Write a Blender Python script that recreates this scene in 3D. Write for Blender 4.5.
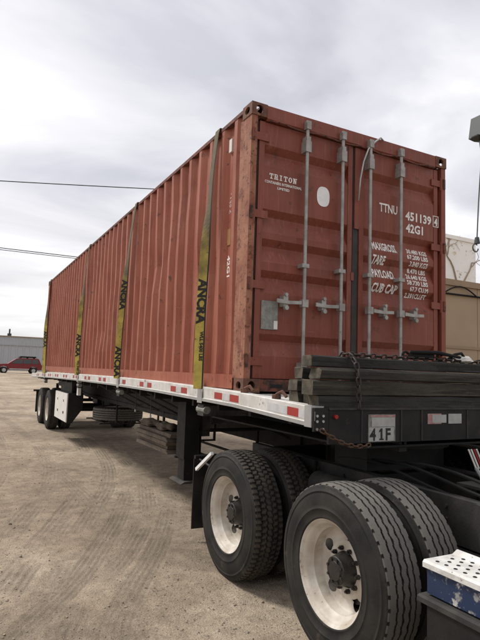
import bpy, bmesh, math, random
import numpy as np
from mathutils import Vector, Matrix
random.seed(7)
for o in list(bpy.data.objects): bpy.data.objects.remove(o)
sc = bpy.context.scene
C = sc.collection

# ------------------------------------------------------------------ camera
YAW, PITCH, ROLL, FPX = 0.4806, 0.0967, 0.0340, 534.0
CAM = Vector((-2.153, -4.028, 1.679))
fw = Vector((math.sin(YAW)*math.cos(PITCH), math.cos(YAW)*math.cos(PITCH), math.sin(PITCH)))
rt = Vector((math.cos(YAW), -math.sin(YAW), 0)); up = rt.cross(fw)
r2 = rt*math.cos(ROLL)+up*math.sin(ROLL); u2 = -rt*math.sin(ROLL)+up*math.cos(ROLL)
cd = bpy.data.cameras.new('camera'); cam = bpy.data.objects.new('camera', cd); C.objects.link(cam)
cam.matrix_world = Matrix(((r2.x, u2.x, -fw.x, CAM.x), (r2.y, u2.y, -fw.y, CAM.y), (r2.z, u2.z, -fw.z, CAM.z), (0, 0, 0, 1)))
cd.sensor_fit = 'VERTICAL'; cd.sensor_height = 24.0; cd.lens = 24.0*FPX/640
cd.clip_start = 0.05; cd.clip_end = 2000
sc.camera = cam

# ------------------------------------------------------------------ world, sun, exposure
SUN_AZ = math.radians(-38)          # from +Y towards +X
SUN_EL = math.radians(50)
w = bpy.data.worlds.new("World"); sc.world = w; w.use_nodes = True
nt = w.node_tree; nt.nodes.clear()
def N(t, typ, **kw):
    n = t.nodes.new(typ)
    for k, v in kw.items(): setattr(n, k, v)
    return n
def build_world():
    L = nt.links.new
    sky = N(nt, 'ShaderNodeTexSky', sky_type='NISHITA'); sky.sun_disc = False
    sky.sun_elevation = SUN_EL; sky.sun_rotation = SUN_AZ; sky.dust_density = 2.0
    tc = N(nt, 'ShaderNodeTexCoord')
    sep = N(nt, 'ShaderNodeSeparateXYZ'); L(tc.outputs['Generated'], sep.inputs[0])
    # project the view direction onto a flat cloud layer
    mz = N(nt, 'ShaderNodeMath', operation='MAXIMUM'); L(sep.outputs['Z'], mz.inputs[0]); mz.inputs[1].default_value = 0.0
    az = N(nt, 'ShaderNodeMath', operation='ADD'); L(mz.outputs[0], az.inputs[0]); az.inputs[1].default_value = 0.13
    dx = N(nt, 'ShaderNodeMath', operation='DIVIDE'); L(sep.outputs['X'], dx.inputs[0]); L(az.outputs[0], dx.inputs[1])
    dy = N(nt, 'ShaderNodeMath', operation='DIVIDE'); L(sep.outputs['Y'], dy.inputs[0]); L(az.outputs[0], dy.inputs[1])
    cb = N(nt, 'ShaderNodeCombineXYZ'); L(dx.outputs[0], cb.inputs[0]); L(dy.outputs[0], cb.inputs[1])
    mp = N(nt, 'ShaderNodeMapping'); mp.inputs['Location'].default_value = (6.4, 2.9, 0); mp.inputs['Rotation'].default_value = (0, 0, 0.9)
    mp.inputs['Scale'].default_value = (0.75, 1.15, 1); L(cb.outputs[0], mp.inputs[0])
    n1 = N(nt, 'ShaderNodeTexNoise'); n1.inputs['Scale'].default_value = 1.0; n1.inputs['Detail'].default_value = 7; n1.inputs['Roughness'].default_value = 0.5
    n1.inputs['Distortion'].default_value = 0.5
    L(mp.outputs[0], n1.inputs['Vector'])
    r1 = N(nt, 'ShaderNodeValToRGB'); L(n1.outputs['Fac'], r1.inputs[0])
    e = r1.color_ramp.elements
    e[0].position = 0.33; e[0].color = (4.4, 4.45, 5.05, 1)
    e[1].position = 0.64; e[1].color = (9.3, 9.3, 9.5, 1)
    m = r1.color_ramp.elements.new(0.5); m.color = (6.5, 6.5, 7.05, 1)
    # brighter, warmer cloud towards the veiled sun and along the horizon on that side
    sd = Vector((math.sin(SUN_AZ)*math.cos(SUN_EL), math.cos(SUN_AZ)*math.cos(SUN_EL), math.sin(SUN_EL)))
    dot = N(nt, 'ShaderNodeVectorMath', operation='DOT_PRODUCT'); L(tc.outputs['Generated'], dot.inputs[0]); dot.inputs[1].default_value = sd
    gl = N(nt, 'ShaderNodeMapRange', interpolation_type='SMOOTHSTEP'); L(dot.outputs['Value'], gl.inputs[0])
    gl.inputs[1].default_value = 0.2; gl.inputs[2].default_value = 1.0; gl.inputs[3].default_value = 0; gl.inputs[4].default_value = 1
    glow = N(nt, 'ShaderNodeMix', data_type='RGBA', blend_type='ADD'); L(gl.outputs[0], glow.inputs[0])
    L(r1.outputs[0], glow.inputs[6]); glow.inputs[7].default_value = (2.6, 2.5, 2.3, 1)
    hz = N(nt, 'ShaderNodeMapRange', interpolation_type='SMOOTHSTEP'); L(sep.outputs['Z'], hz.inputs[0])
    hz.inputs[1].default_value = 0.0; hz.inputs[2].default_value = 0.36; hz.inputs[3].default_value = 0.6; hz.inputs[4].default_value = 0.0
    hzm = N(nt, 'ShaderNodeMix', data_type='RGBA'); L(hz.outputs[0], hzm.inputs[0]); L(glow.outputs[2], hzm.inputs[6]); hzm.inputs[7].default_value = (8.9, 8.75, 8.5, 1)
    glow = hzm
    mix = N(nt, 'ShaderNodeMix', data_type='RGBA')
    cv = N(nt, 'ShaderNodeMapRange'); L(n1.outputs['Fac'], cv.inputs[0]); cv.inputs[1].default_value = 0.2; cv.inputs[2].default_value = 0.42; cv.inputs[3].default_value = 0.75; cv.inputs[4].default_value = 0.97
    L(cv.outputs[0], mix.inputs[0]); L(sky.outputs[0], mix.inputs[6]); L(glow.outputs[2], mix.inputs[7])
    bg = N(nt, 'ShaderNodeBackground'); bg.inputs['Strength'].default_value = 0.05; L(mix.outputs[2], bg.inputs[0])
    out = N(nt, 'ShaderNodeOutputWorld'); L(bg.outputs[0], out.inputs[0])
build_world()
sl = bpy.data.lights.new('sun', 'SUN'); sl.energy = 1.35; sl.angle = math.radians(13); sl.color = (1.0, 0.965, 0.91)
sun = bpy.data.objects.new('sun', sl); C.objects.link(sun)
sdir = Vector((math.sin(SUN_AZ)*math.cos(SUN_EL), math.cos(SUN_AZ)*math.cos(SUN_EL), math.sin(SUN_EL)))
sun.rotation_euler = sdir.to_track_quat('Z', 'Y').to_euler()
sun.location = sdir*60
sc.view_settings.view_transform = 'Standard'; sc.view_settings.look = 'None'
sc.view_settings.gamma = 1.0; sc.view_settings.use_curve_mapping = False
sc.view_settings.exposure = 1.24
sc.render.engine = 'CYCLES'

# ------------------------------------------------------------------ materials
def mat(name, base, rough=0.6, metal=0.0, var=None, var_scale=6, var_amt=0.5, rust=None, rust_lvl=0.62, rust_scale=5,
        streak=0, grain=0, scrape=0, bump=0.0, bump_scale=60, dust=None, dust_amt=0.3, spec=0.4):
    m = bpy.data.materials.new(name); m.use_nodes = True
    t = m.node_tree; b = t.nodes['Principled BSDF']; L = t.links.new
    b.inputs['Roughness'].default_value = rough; b.inputs['Metallic'].default_value = metal
    b.inputs['Specular IOR Level'].default_value = spec
    tc = N(t, 'ShaderNodeTexCoord'); co = tc.outputs['Object']
    rgb = N(t, 'ShaderNodeRGB'); rgb.outputs[0].default_value = (*base, 1); cur = rgb.outputs[0]
    def noise(scale, detail=6, stretch=None, ro=0.6):
        n = N(t, 'ShaderNodeTexNoise'); n.inputs['Scale'].default_value = scale; n.inputs['Detail'].default_value = detail
        n.inputs['Roughness'].default_value = ro
        if stretch:
            mp = N(t, 'ShaderNodeMapping'); mp.inputs['Scale'].default_value = stretch; L(co, mp.inputs[0]); L(mp.outputs[0], n.inputs['Vector'])
        else: L(co, n.inputs['Vector'])
        return n.outputs['Fac']
    def over(fac_out, lo, hi, col, amt):
        nonlocal cur
        mr = N(t, 'ShaderNodeMapRange', interpolation_type='SMOOTHSTEP'); L(fac_out, mr.inputs[0]); mr.inputs[1].default_value = lo; mr.inputs[2].default_value = hi
        mr.inputs[3].default_value = 0; mr.inputs[4].default_value = amt
        mx = N(t, 'ShaderNodeMix', data_type='RGBA'); L(mr.outputs[0], mx.inputs[0]); L(cur, mx.inputs[6]); mx.inputs[7].default_value = (*col, 1)
        cur = mx.outputs[2]
        return mr.outputs[0]
    if var: over(noise(var_scale), 0.35, 0.68, var, var_amt)
    if streak:
        over(noise(3.0, 5, (7, 7, 0.35)), 0.48, 0.72, tuple(c*0.62 for c in base), streak)
        over(noise(4.0, 5, (9, 9, 0.5)), 0.52, 0.75, tuple(min(1, c*1.25+0.035) for c in base), streak)
    if scrape:
        over(noise(1.6, 9, (1, .9, 16), 0.75), 0.60, 0.70, tuple(min(1, c*1.3+.06) for c in base), scrape)
        over(noise(1.1, 7, None, 0.7), 0.56, 0.66, tuple(c*.55 for c in base), scrape)
    if grain:
        over(noise(3.2, 8, (0.55, 11, 11), 0.7), 0.46, 0.60, tuple(c*0.38 for c in base), grain)
        over(noise(3.0, 8, (0.4, 17, 17), 0.7), 0.52, 0.66, tuple(c*1.75 for c in base), grain*.8)
    if dust: over(noise(var_scale*0.7+1.3, 7), 0.3, 0.75, dust, dust_amt)
    rf = None
    if rust:
        rf = over(noise(rust_scale, 9, None, 0.68), rust_lvl, rust_lvl+0.07, rust, 0.9)
        over(noise(rust_scale*2.7, 6), rust_lvl+0.02, rust_lvl+0.1, tuple(c*0.55 for c in rust), 0.8)
    L(cur, b.inputs['Base Color'])
    if bump:
        bp = N(t, 'ShaderNodeBump'); bp.inputs['Strength'].default_value = bump; bp.inputs['Distance'].default_value = 0.01
        L(noise(bump_scale, 8), bp.inputs['Height']); L(bp.outputs[0], b.inputs['Normal'])
    if rust or dust:
        mr = N(t, 'ShaderNodeMapRange'); L(noise(9), mr.inputs[0]); mr.inputs[3].default_value = max(0.05, rough-0.15); mr.inputs[4].default_value = min(1, rough+0.2)
        L(mr.outputs[0], b.inputs['Roughness'])
    return m
RUST = (0.20, 0.085, 0.035)
M = {}
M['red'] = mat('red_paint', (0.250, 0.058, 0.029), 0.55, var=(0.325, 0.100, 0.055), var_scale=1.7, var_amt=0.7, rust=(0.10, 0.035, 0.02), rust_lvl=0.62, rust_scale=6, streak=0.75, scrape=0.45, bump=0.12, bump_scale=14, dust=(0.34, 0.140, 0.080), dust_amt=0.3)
M['red_shaded'] = mat('red_shaded_paint', (0.190, 0.043, 0.023), 0.5, var=(0.140, 0.033, 0.019), var_scale=2.2, var_amt=0.7, rust=(0.085, 0.032, 0.018), rust_lvl=0.62, rust_scale=7, streak=0.65, scrape=0.35, bump=0.08, bump_scale=18, dust=(0.26, 0.085, 0.052), dust_amt=0.3)  # the container red darkened: shade of the door end put into the colour
M['post_rust'] = mat('rusted_red_post', (0.30, 0.135, 0.082), 0.8, var=(0.20, 0.062, 0.038), var_scale=4, var_amt=0.95, rust=(0.14, 0.052, 0.03), rust_lvl=0.545, rust_scale=8, streak=0.7, bump=0.4, bump_scale=40)
M['rust_and_shade'] = mat('rusted_red_and_shade', (0.17, 0.05, 0.034), 0.75, var=(0.09, 0.04, 0.026), var_scale=7, var_amt=0.9, rust=(0.05, 0.026, 0.018), rust_lvl=0.5, rust_scale=7, bump=0.3, bump_scale=30)  # rust of the sill; also stands in for shade on top rail and header gap
M['cast_rust'] = mat('rusted_casting', (0.15, 0.065, 0.042), 0.8, var=(0.07, 0.036, 0.026), var_scale=14, var_amt=0.9, rust=(0.22, 0.10, 0.05), rust_lvl=0.55, rust_scale=12, bump=0.4, bump_scale=40)
M['galv'] = mat('galvanised_bar', (0.34, 0.33, 0.31), 0.5, 0.35, var=(0.22, 0.20, 0.18), var_scale=11, var_amt=0.8, rust=(0.16, 0.08, 0.05), rust_lvl=0.64, rust_scale=14, bump=0.15)
M['gasket'] = mat('rubber_gasket', (0.028, 0.026, 0.025), 0.7, var=(0.06, 0.05, 0.045), var_scale=9)
M['letter'] = mat('white_lettering', (0.74, 0.71, 0.68), 0.6, rust=(0.24, 0.06, 0.045), rust_lvl=0.6, rust_scale=42, var=(0.6, 0.55, 0.52), var_scale=12)
M['letter_faint'] = mat('worn_lettering', (0.55, 0.46, 0.43), 0.6, rust=(0.26, 0.07, 0.055), rust_lvl=0.5, rust_scale=42)
M['black_print'] = mat('black_print', (0.018, 0.017, 0.016), 0.7, rust=(0.22, 0.17, 0.05), rust_lvl=0.68, rust_scale=30)
M['plate_grey'] = mat('data_plate', (0.23, 0.23, 0.21), 0.45, 0.3, var=(0.13, 0.13, 0.11), var_scale=24, var_amt=0.9, rust=(0.36, 0.34, 0.3), rust_lvl=0.6, rust_scale=40)
M['white_dirty'] = mat('dirty_white', (0.66, 0.64, 0.60), 0.6, var=(0.5, 0.47, 0.42), var_scale=7, rust=(0.22, 0.16, 0.12), rust_lvl=0.66, rust_scale=10)
M['plate_faded'] = mat('faded_plate', (0.36, 0.36, 0.34), 0.6, var=(0.25, 0.24, 0.22), var_scale=20, rust=(0.15, 0.13, 0.11), rust_lvl=0.62, rust_scale=24)
M['plate_pink'] = mat('faded_red_print', (0.30, 0.12, 0.11), 0.5, var=(0.34, 0.24, 0.22), var_scale=25, var_amt=0.9)
M['ochre'] = mat('ochre_plate', (0.30, 0.14, 0.035), 0.6, var=(0.2, 0.1, 0.03), var_scale=20)
M['rail_white'] = mat('white_rail_paint', (0.63, 0.62, 0.60), 0.5, var=(0.45, 0.43, 0.39), var_scale=6, var_amt=0.9, rust=(0.16, 0.115, 0.085), rust_lvl=0.615, rust_scale=8, bump=0.1, dust=(0.42, 0.36, 0.3), dust_amt=0.35)
M['deck'] = mat('white_deck', (0.60, 0.59, 0.56), 0.5, var=(0.4, 0.38, 0.34), var_scale=3, var_amt=0.7, rust=(0.15, 0.12, 0.09), rust_lvl=0.66, rust_scale=8)
M['alu'] = mat('dull_aluminium', (0.42, 0.42, 0.41), 0.42, 0.6, var=(0.28, 0.27, 0.26), var_scale=9, rust=(0.14, 0.12, 0.1), rust_lvl=0.66, rust_scale=12)
M['tape_red'] = mat('red_tape', (0.33, 0.028, 0.022), 0.35, var=(0.2, 0.03, 0.025), var_scale=14, rust=(0.3, 0.2, 0.17), rust_lvl=0.66, rust_scale=30)
M['tape_silver'] = mat('silver_tape', (0.50, 0.50, 0.50), 0.35, var=(0.36, 0.35, 0.34), var_scale=18, rust=(0.3, 0.28, 0.26), rust_lvl=0.62, rust_scale=24)
M['chassis'] = mat('black_chassis', (0.010, 0.0098, 0.0095), 0.6, var=(0.022, 0.019, 0.017), var_scale=6, var_amt=0.7, rust=(0.035, 0.024, 0.018), rust_lvl=0.62, rust_scale=8, bump=0.15, spec=0.25)
M['chassis_dust'] = mat('dusty_black_chassis', (0.022, 0.021, 0.020), 0.75, var=(0.050, 0.044, 0.038), var_scale=7, var_amt=0.8, rust=(0.07, 0.045, 0.032), rust_lvl=0.62, rust_scale=10, bump=0.2)
M['rubber'] = mat('tyre_rubber', (0.0105, 0.0103, 0.010), 0.66, var=(0.022, 0.021, 0.020), var_scale=5, var_amt=0.8, rust=(0.055, 0.046, 0.037), rust_lvl=0.60, rust_scale=7, dust=(0.050, 0.041, 0.031), dust_amt=0.35, bump=0.15, bump_scale=70, spec=0.22)
M['tread_grey'] = mat('worn_tread', (0.095, 0.089, 0.080), 0.8, var=(0.135, 0.123, 0.108), var_scale=7, var_amt=0.7, dust=(0.13, 0.11, 0.088), dust_amt=0.35, bump=0.2, bump_scale=80)
M['tread_brown'] = mat('dusty_lug_tread', (0.030, 0.026, 0.022), 0.85, var=(0.058, 0.046, 0.036), var_scale=9, var_amt=0.8, dust=(0.11, 0.082, 0.058), dust_amt=0.45, bump=0.25, bump_scale=80)
M['rim'] = mat('cream_rim', (0.56, 0.52, 0.46), 0.5, var=(0.38, 0.33, 0.27), var_scale=7, var_amt=0.85, rust=(0.22, 0.15, 0.10), rust_lvl=0.625, rust_scale=9, bump=0.15, dust=(0.36, 0.29, 0.21), dust_amt=0.45)
M['hub'] = mat('greasy_hub', (0.015, 0.014, 0.013), 0.45, var=(0.04, 0.032, 0.026), var_scale=16, bump=0.3, bump_scale=50)
for k_, c_ in enumerate(((0.036, 0.032, 0.024), (0.044, 0.037, 0.027), (0.031, 0.029, 0.025))):
    M['wood%d' % k_] = mat('weathered_timber', c_, 0.9, var=tuple(q*.55 for q in c_), var_scale=4, var_amt=0.8, rust=(0.08, 0.068, 0.05), rust_lvl=0.64, rust_scale=9, grain=0.9, bump=0.5, bump_scale=35)
M['wood_end'] = mat('timber_end_grain', (0.095, 0.079, 0.055), 0.9, var=(0.042, 0.035, 0.027), var_scale=18, var_amt=0.9, bump=0.4, bump_scale=60)
M['board'] = mat('dunnage_board', (0.135, 0.105, 0.078), 0.9, var=(0.07, 0.055, 0.042), var_scale=9, var_amt=0.9, bump=0.35, bump_scale=45)
M['chain'] = mat('dark_chain', (0.035, 0.030, 0.027), 0.6, 0.4, var=(0.075, 0.05, 0.038), var_scale=30)
M['chain_rust'] = mat('rusty_chain', (0.085, 0.045, 0.026), 0.75, 0.2, var=(0.08, 0.04, 0.025), var_scale=30)
def strap_mat():
    m = mat('yellow_webbing', (0.50, 0.40, 0.085), 0.8, var=(0.27, 0.21, 0.06), var_scale=5, var_amt=0.9, rust=(0.09, 0.075, 0.05), rust_lvl=0.59, rust_scale=9, bump=0.25, bump_scale=160)
    t = m.node_tree; L = t.links.new; b = t.nodes['Principled BSDF']; src = b.inputs['Base Color'].links[0].from_socket
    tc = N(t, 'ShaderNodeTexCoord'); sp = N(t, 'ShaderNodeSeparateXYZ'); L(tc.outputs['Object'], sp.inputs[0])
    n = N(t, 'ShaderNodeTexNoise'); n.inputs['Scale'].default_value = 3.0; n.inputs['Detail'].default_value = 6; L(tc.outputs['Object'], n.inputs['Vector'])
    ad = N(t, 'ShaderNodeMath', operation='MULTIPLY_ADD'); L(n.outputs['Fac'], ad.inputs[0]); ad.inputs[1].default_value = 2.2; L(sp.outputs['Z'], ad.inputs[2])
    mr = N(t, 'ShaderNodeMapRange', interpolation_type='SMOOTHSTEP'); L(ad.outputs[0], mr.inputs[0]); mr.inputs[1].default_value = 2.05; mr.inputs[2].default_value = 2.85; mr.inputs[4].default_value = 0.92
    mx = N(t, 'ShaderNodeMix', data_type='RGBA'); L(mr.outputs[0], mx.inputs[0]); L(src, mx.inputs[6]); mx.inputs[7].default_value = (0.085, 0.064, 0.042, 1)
    L(mx.outputs[2], b.inputs['Base Color']); return m
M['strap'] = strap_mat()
M['blue'] = mat('chipped_blue_paint', (0.011, 0.024, 0.065), 0.45, var=(0.018, 0.032, 0.075), var_scale=5, rust=(0.52, 0.5, 0.47), rust_lvl=0.57, rust_scale=7, bump=0.12, bump_scale=20)
M['step_white'] = mat('worn_white_step', (0.62, 0.61, 0.58), 0.55, var=(0.42, 0.40, 0.37), var_scale=12, var_amt=0.8, rust=(0.17, 0.15, 0.13), rust_lvl=0.61, rust_scale=16, bump=0.2)
M['hole'] = mat('dark_hole', (0.015, 0.015, 0.015), 0.9)
M['white'] = mat('white_plastic', (0.76, 0.76, 0.76), 0.5, var=(0.6, 0.6, 0.6), var_scale=12)
M['lens'] = mat('red_lens', (0.28, 0.015, 0.012), 0.25, var=(0.15, 0.01, 0.01))
M['tan'] = mat('tan_stucco', (0.33, 0.245, 0.165), 0.85, var=(0.29, 0.215, 0.145), var_scale=0.8, bump=0.1, bump_scale=8)
M['tan_trim'] = mat('tan_trim', (0.27, 0.195, 0.125), 0.8, var=(0.23, 0.165, 0.11), var_scale=2)
M['stucco_white'] = mat('peeling_white_stucco', (0.80, 0.79, 0.76), 0.85, var=(0.72, 0.70, 0.65), var_scale=0.6, rust=(0.50, 0.38, 0.2), rust_lvl=0.575, rust_scale=0.55)
M['grey_metal'] = mat('grey_cladding', (0.37, 0.385, 0.40), 0.6, var=(0.34, 0.35, 0.36), var_scale=0.3, streak=0.1)
M['car_red'] = mat('car_red_paint', (0.16, 0.010, 0.014), 0.35, var=(0.14, 0.014, 0.016), var_scale=1)
M['glass'] = mat('car_glass', (0.03, 0.035, 0.04), 0.1, spec=0.6)
M['pole_wood'] = mat('pole_wood', (0.12, 0.085, 0.055), 0.9, var=(0.08, 0.058, 0.04), var_scale=4)
M['lamp_grey'] = mat('lamp_grey', (0.040, 0.048, 0.045), 0.6, var=(0.04, 0.046, 0.044), var_scale=10)
M['lamp_dark'] = mat('lamp_dark', (0.02, 0.024, 0.024), 0.3)
M['cable'] = mat('cable_black', (0.012, 0.012, 0.012), 0.85, spec=0.2)
M['pebble'] = mat('pebble', (0.31, 0.25, 0.19), 0.9, var=(0.14, 0.115, 0.095), var_scale=14, var_amt=0.95)

# ------------------------------------------------------------------ helpers
class MB:
    """Collects shapes; build() links them as ONE mesh object."""
    def __init__(self): self.bm = bmesh.new(); self.mi = 0
    def face(self, vs):
        try:
            f = self.bm.faces.new(vs); f.material_index = self.mi; return f
        except ValueError: return None
    def box(self, x0, x1, y0, y1, z0, z1, mtx=None):
        v = [self.bm.verts.new((mtx @ Vector((x, y, z))) if mtx else (x, y, z)) for z in (z0, z1) for y in (y0, y1) for x in (x0, x1)]
        for q in ((0, 2, 3, 1), (4, 5, 7, 6), (0, 1, 5, 4), (2, 6, 7, 3), (0, 4, 6, 2), (1, 3, 7, 5)): self.face([v[i] for i in q])
        return self
    def prism(self, pts, axis, a, b):
        """closed outline pts (p,q) swept along axis from a to b. axis 'x': (y,z); 'y': (x,z); 'z': (x,y)"""
        def P(p, q, t): return {'x': (t, p, q), 'y': (p, t, q), 'z': (p, q, t)}[axis]
        A = [self.bm.verts.new(P(p, q, a)) for p, q in pts]; B = [self.bm.verts.new(P(p, q, b)) for p, q in pts]
        n = len(pts); self.face(A); self.face(B[::-1])
        for i in range(n): self.face([A[i], B[i], B[(i+1) % n], A[(i+1) % n]])
        return self
    def tube(self, path, r, n=8, cap=True):
        path = [Vector(p) for p in path]; rings = []
        for i, p in enumerate(path):
            t = (path[min(i+1, len(path)-1)]-path[max(i-1, 0)]).normalized()
            a = t.orthogonal().normalized() if i == 0 else (rings_a - t*rings_a.dot(t)).normalized()
            rings_a = a; b = t.cross(a); rr = r[i] if isinstance(r, (list, tuple)) else r
            rings.append([self.bm.verts.new(p+(a*math.cos(k*2*math.pi/n)+b*math.sin(k*2*math.pi/n))*rr) for k in range(n)])
        for i in range(len(rings)-1):
            for k in range(n): self.face([rings[i][k], rings[i][(k+1) % n], rings[i+1][(k+1) % n], rings[i+1][k]])
        if cap: self.face(rings[0][::-1]); self.face(rings[-1])
        return self
    def lathe(self, prof, n=48, axis='x', skip=None):
        """prof: list of (x, r) about the x axis through the origin"""
        def P(x, r, a): return (x, r*math.cos(a), r*math.sin(a)) if axis == 'x' else (r*math.cos(a), r*math.sin(a), x)
        rings = [[self.bm.verts.new(P(x, max(r, 1e-4), 2*math.pi*k/n)) for k in range(n)] for x, r in prof]
        for i in range(len(rings)-1):
            for k in range(n):
                if skip and skip(i, k): continue
                self.face([rings[i][k], rings[i+1][k], rings[i+1][(k+1) % n], rings[i][(k+1) % n]])
        return self
    def build(self, name, mats, parent=None, bevel=0, smooth=0, seg=1, origin=None):
        bm = self.bm
        if bevel:
            ed = [e for e in bm.edges if len(e.link_faces) == 2 and e.calc_face_angle(0) > 0.6]
            bmesh.ops.bevel(bm, geom=ed, offset=bevel, segments=seg, affect='EDGES', clamp_overlap=True)
        bmesh.ops.recalc_face_normals(bm, faces=bm.faces)
        me = bpy.data.meshes.new(name)
        off = Vector(origin) if origin is not None else (parent.matrix_world.translation.copy() if parent else Vector((0, 0, 0)))
        if off.length: bmesh.ops.translate(bm, verts=bm.verts, vec=-off)
        bm.to_mesh(me); bm.free()
        for m in (mats if isinstance(mats, (list, tuple)) else [mats]): me.materials.append(M[m])
        if smooth:
            for p in me.polygons: p.use_smooth = True
            if smooth is not True: me.set_sharp_from_angle(angle=math.radians(smooth))
        return link(name, me, parent, origin)
def link(name, me, parent=None, origin=None):
    o = bpy.data.objects.new(name, me); C.objects.link(o)
    if parent is not None: o.parent = parent
    elif origin is not None: o.location = origin
    return o
def tag(o, label=None, cat=None, group=None, kind=None):
    if label: o['label'] = label
    if cat: o['category'] = cat
    if group: o['group'] = group
    if kind: o['kind'] = kind
    return o
def thing(name, loc, label, cat, group=None):
    o = bpy.data.objects.new(name, None); C.objects.link(o); o.location = loc; o.empty_display_size = 0.2
    o.matrix_world = Matrix.Translation(loc)
    return tag(o, label, cat, group)
def copy_tree(o, parent=None):
    c = o.copy(); C.objects.link(c); c.parent = parent
    for ch in o.children: copy_tree(ch, c)
    return c
def sub(name, mb, mats, part, root, **kw):
    """a sub-part of a part whose mesh sits in its root's frame"""
    o = mb.build(name, mats, None, origin=root.matrix_world.translation, **kw); o.location = (0, 0, 0); o.parent = part
    return o
def text_bm(s, size, bold=0.0, sx=1.0, spacing=1.0, align='LEFT'):
    cu = bpy.data.curves.new('t', 'FONT'); cu.body = s; cu.size = size; cu.offset = bold; cu.space_character = spacing; cu.align_x = align
    cu.resolution_u = 2
    ob = bpy.data.objects.new('t', cu); C.objects.link(ob)
    dg = bpy.context.evaluated_depsgraph_get(); dg.update()
    me = bpy.data.meshes.new_from_object(ob.evaluated_get(dg)); bpy.data.objects.remove(ob); bpy.data.curves.remove(cu)
    bm = bmesh.new(); bm.from_mesh(me); bpy.data.meshes.remove(me)
    for v in bm.verts: v.co.x *= sx
    return bm

# ------------------------------------------------------------------ ground
rng = np.random.default_rng(5)
def vnoise(x, y, scale, seed):
    r = np.random.default_rng(seed).random((257, 257)); u = x*scale+1000.3; v = y*scale+1000.7
    i = np.floor(u).astype(int); j = np.floor(v).astype(int); fu = u-i; fv = v-j
    fu = fu*fu*(3-2*fu); fv = fv*fv*(3-2*fv); i %= 256; j %= 256
    return (r[i, j]*(1-fu)+r[i+1, j]*fu)*(1-fv)+(r[i, j+1]*(1-fu)+r[i+1, j+1]*fu)*fv-0.5
def fbm(x, y, s, o, seed): return sum(vnoise(x, y, s*2**k, seed+k)*0.55**k for k in range(o))
TRACKS = [  # polylines of tyre marks: (points, width, strength)
    ([(-2.5, -2.0), (-1.80, 0.2), (-1.10, 2.05), (-0.45, 3.7), (0.02, 5.4), (0.4, 8.6), (0.2, 14), (-1.0, 30)], 0.26, 1.0),
    ([(-2.15, -2.0), (-1.46, 0.2), (-0.78, 2.05), (-0.13, 3.7), (0.32, 5.4), (0.7, 8.6), (0.5, 14), (-0.7, 30)], 0.22, 0.8),
    ([(-1.75, -1.6), (-1.40, -0.3), (-0.94, 0.45), (-0.62, 0.95), (-0.1, 2.0), (0.5, 4.0), (0.9, 8)], 0.2, 0.9),
    ([(-3.6, -2.0), (-2.75, 0.5), (-2.0, 2.6), (-1.5, 4.8), (-1.2, 8), (-1.3, 14), (-2.4, 30)], 0.26, 0.9),
    ([(-3.95, -2.0), (-3.08, 0.5), (-2.32, 2.6), (-1.84, 4.8), (-1.55, 8), (-1.7, 14), (-2.9, 30)], 0.24, 0.6),
    ([(-2.95, -2.0), (-2.2, 0.2), (-1.45, 2.2), (-0.9, 3.9), (-0.55, 6), (-0.5, 9), (-0.9, 16), (-2, 30)], 0.24, 0.7),
    ([(-1.45, -1.6), (-1.12, -0.4), (-0.66, 0.4), (-0.34, 0.95), (0.2, 2.1), (0.8, 4.2), (1.2, 8)], 0.2, 0.8),
    ([(-2.3, -1.2), (-1.7, -0.35), (-1.15, 0.5), (-0.5, 1.9), (0.0, 3.2)], 0.2, 0.9),
    ([(-1.15, -2.5), (-1.0, -0.7), (-0.75, 0.6), (-0.55, 2.5), (-0.6, 6), (-0.9, 12), (-1.6, 30)], 0.25, 0.45),
]
def track_field(x, y):
    """depth and ridge pattern of tyre marks"""
    dep = np.zeros_like(x); mask = np.zeros_like(x)
    for k, (pts, wd, st) in enumerate(TRACKS):
        P = np.array(pts, float); yy = np.clip(y, P[0, 1], P[-1, 1])
        # smooth centre line
        t = np.linspace(0, 1, 60); ys = P[0, 1]+(P[-1, 1]-P[0, 1])*t**1.6
        xs = np.interp(ys, P[:, 1], P[:, 0]); 
        for _ in range(3): xs[1:-1] = (xs[:-2]+2*xs[1:-1]+xs[2:])/4
        cx = np.interp(yy, ys, xs)+0.02*vnoise(x*0, y, 0.6, 90+k)
        sl = np.gradient(xs, ys); slope = np.interp(yy, ys, sl)
        d = (x-cx)/np.sqrt(1+slope**2)/(wd/2)
        inside = np.clip((1.12-np.abs(d))*5, 0, 1)*((y > P[0, 1]) & (y < P[-1, 1]))
        patch = np.clip(0.5+1.9*fbm(x, y, 1.1, 4, 40+k), 0, 1)*st
        ridge = np.clip(0.5+0.9*np.cos(d*np.pi*4), 0, 1)
        lug = 0.5+fbm(x, y, 14, 2, 60+k)
        dep = np.maximum(dep, inside*patch*(0.35+0.5*ridge+0.25*lug)); mask = np.maximum(mask, inside*patch*(0.5+0.5*ridge))
        dep -= 0.25*np.clip(1-np.abs(np.abs(d)-1.3)*4, 0, 1)*patch*0.5
    return dep, mask
def gz(x, y):
    far = np.clip((y-18)/45, 0, 1); far = far*far*(3-2*far)*0.72
    near = np.clip(1-np.hypot(x+0.5, y-3)/40, 0, 1)
    h = far+0.05*fbm(x, y, 0.22, 3, 11)*near+0.022*fbm(x, y, 1.6, 3, 21)*near+0.010*fbm(x, y, 9, 3, 31)*near
    dep, _ = track_field(x, y)
    return h-0.013*dep-0.004
def axis_pts(lo, hi, step, far_lo, far_hi, g=1.17):
    a = list(np.arange(lo, hi+1e-6, step)); s = step; v = a[-1]
    while v < far_hi: s *= g; v += s; a.append(v)
    s = step; v = lo; b = []
    while v > far_lo: s *= g; v -= s; b.append(v)
    return np.array(b[::-1]+a)
gx = axis_pts(-3.6, 1.2, 0.0125, -400, 400); gy = axis_pts(-2.4, 9.0, 0.026, -300, 900, 1.12)
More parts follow.
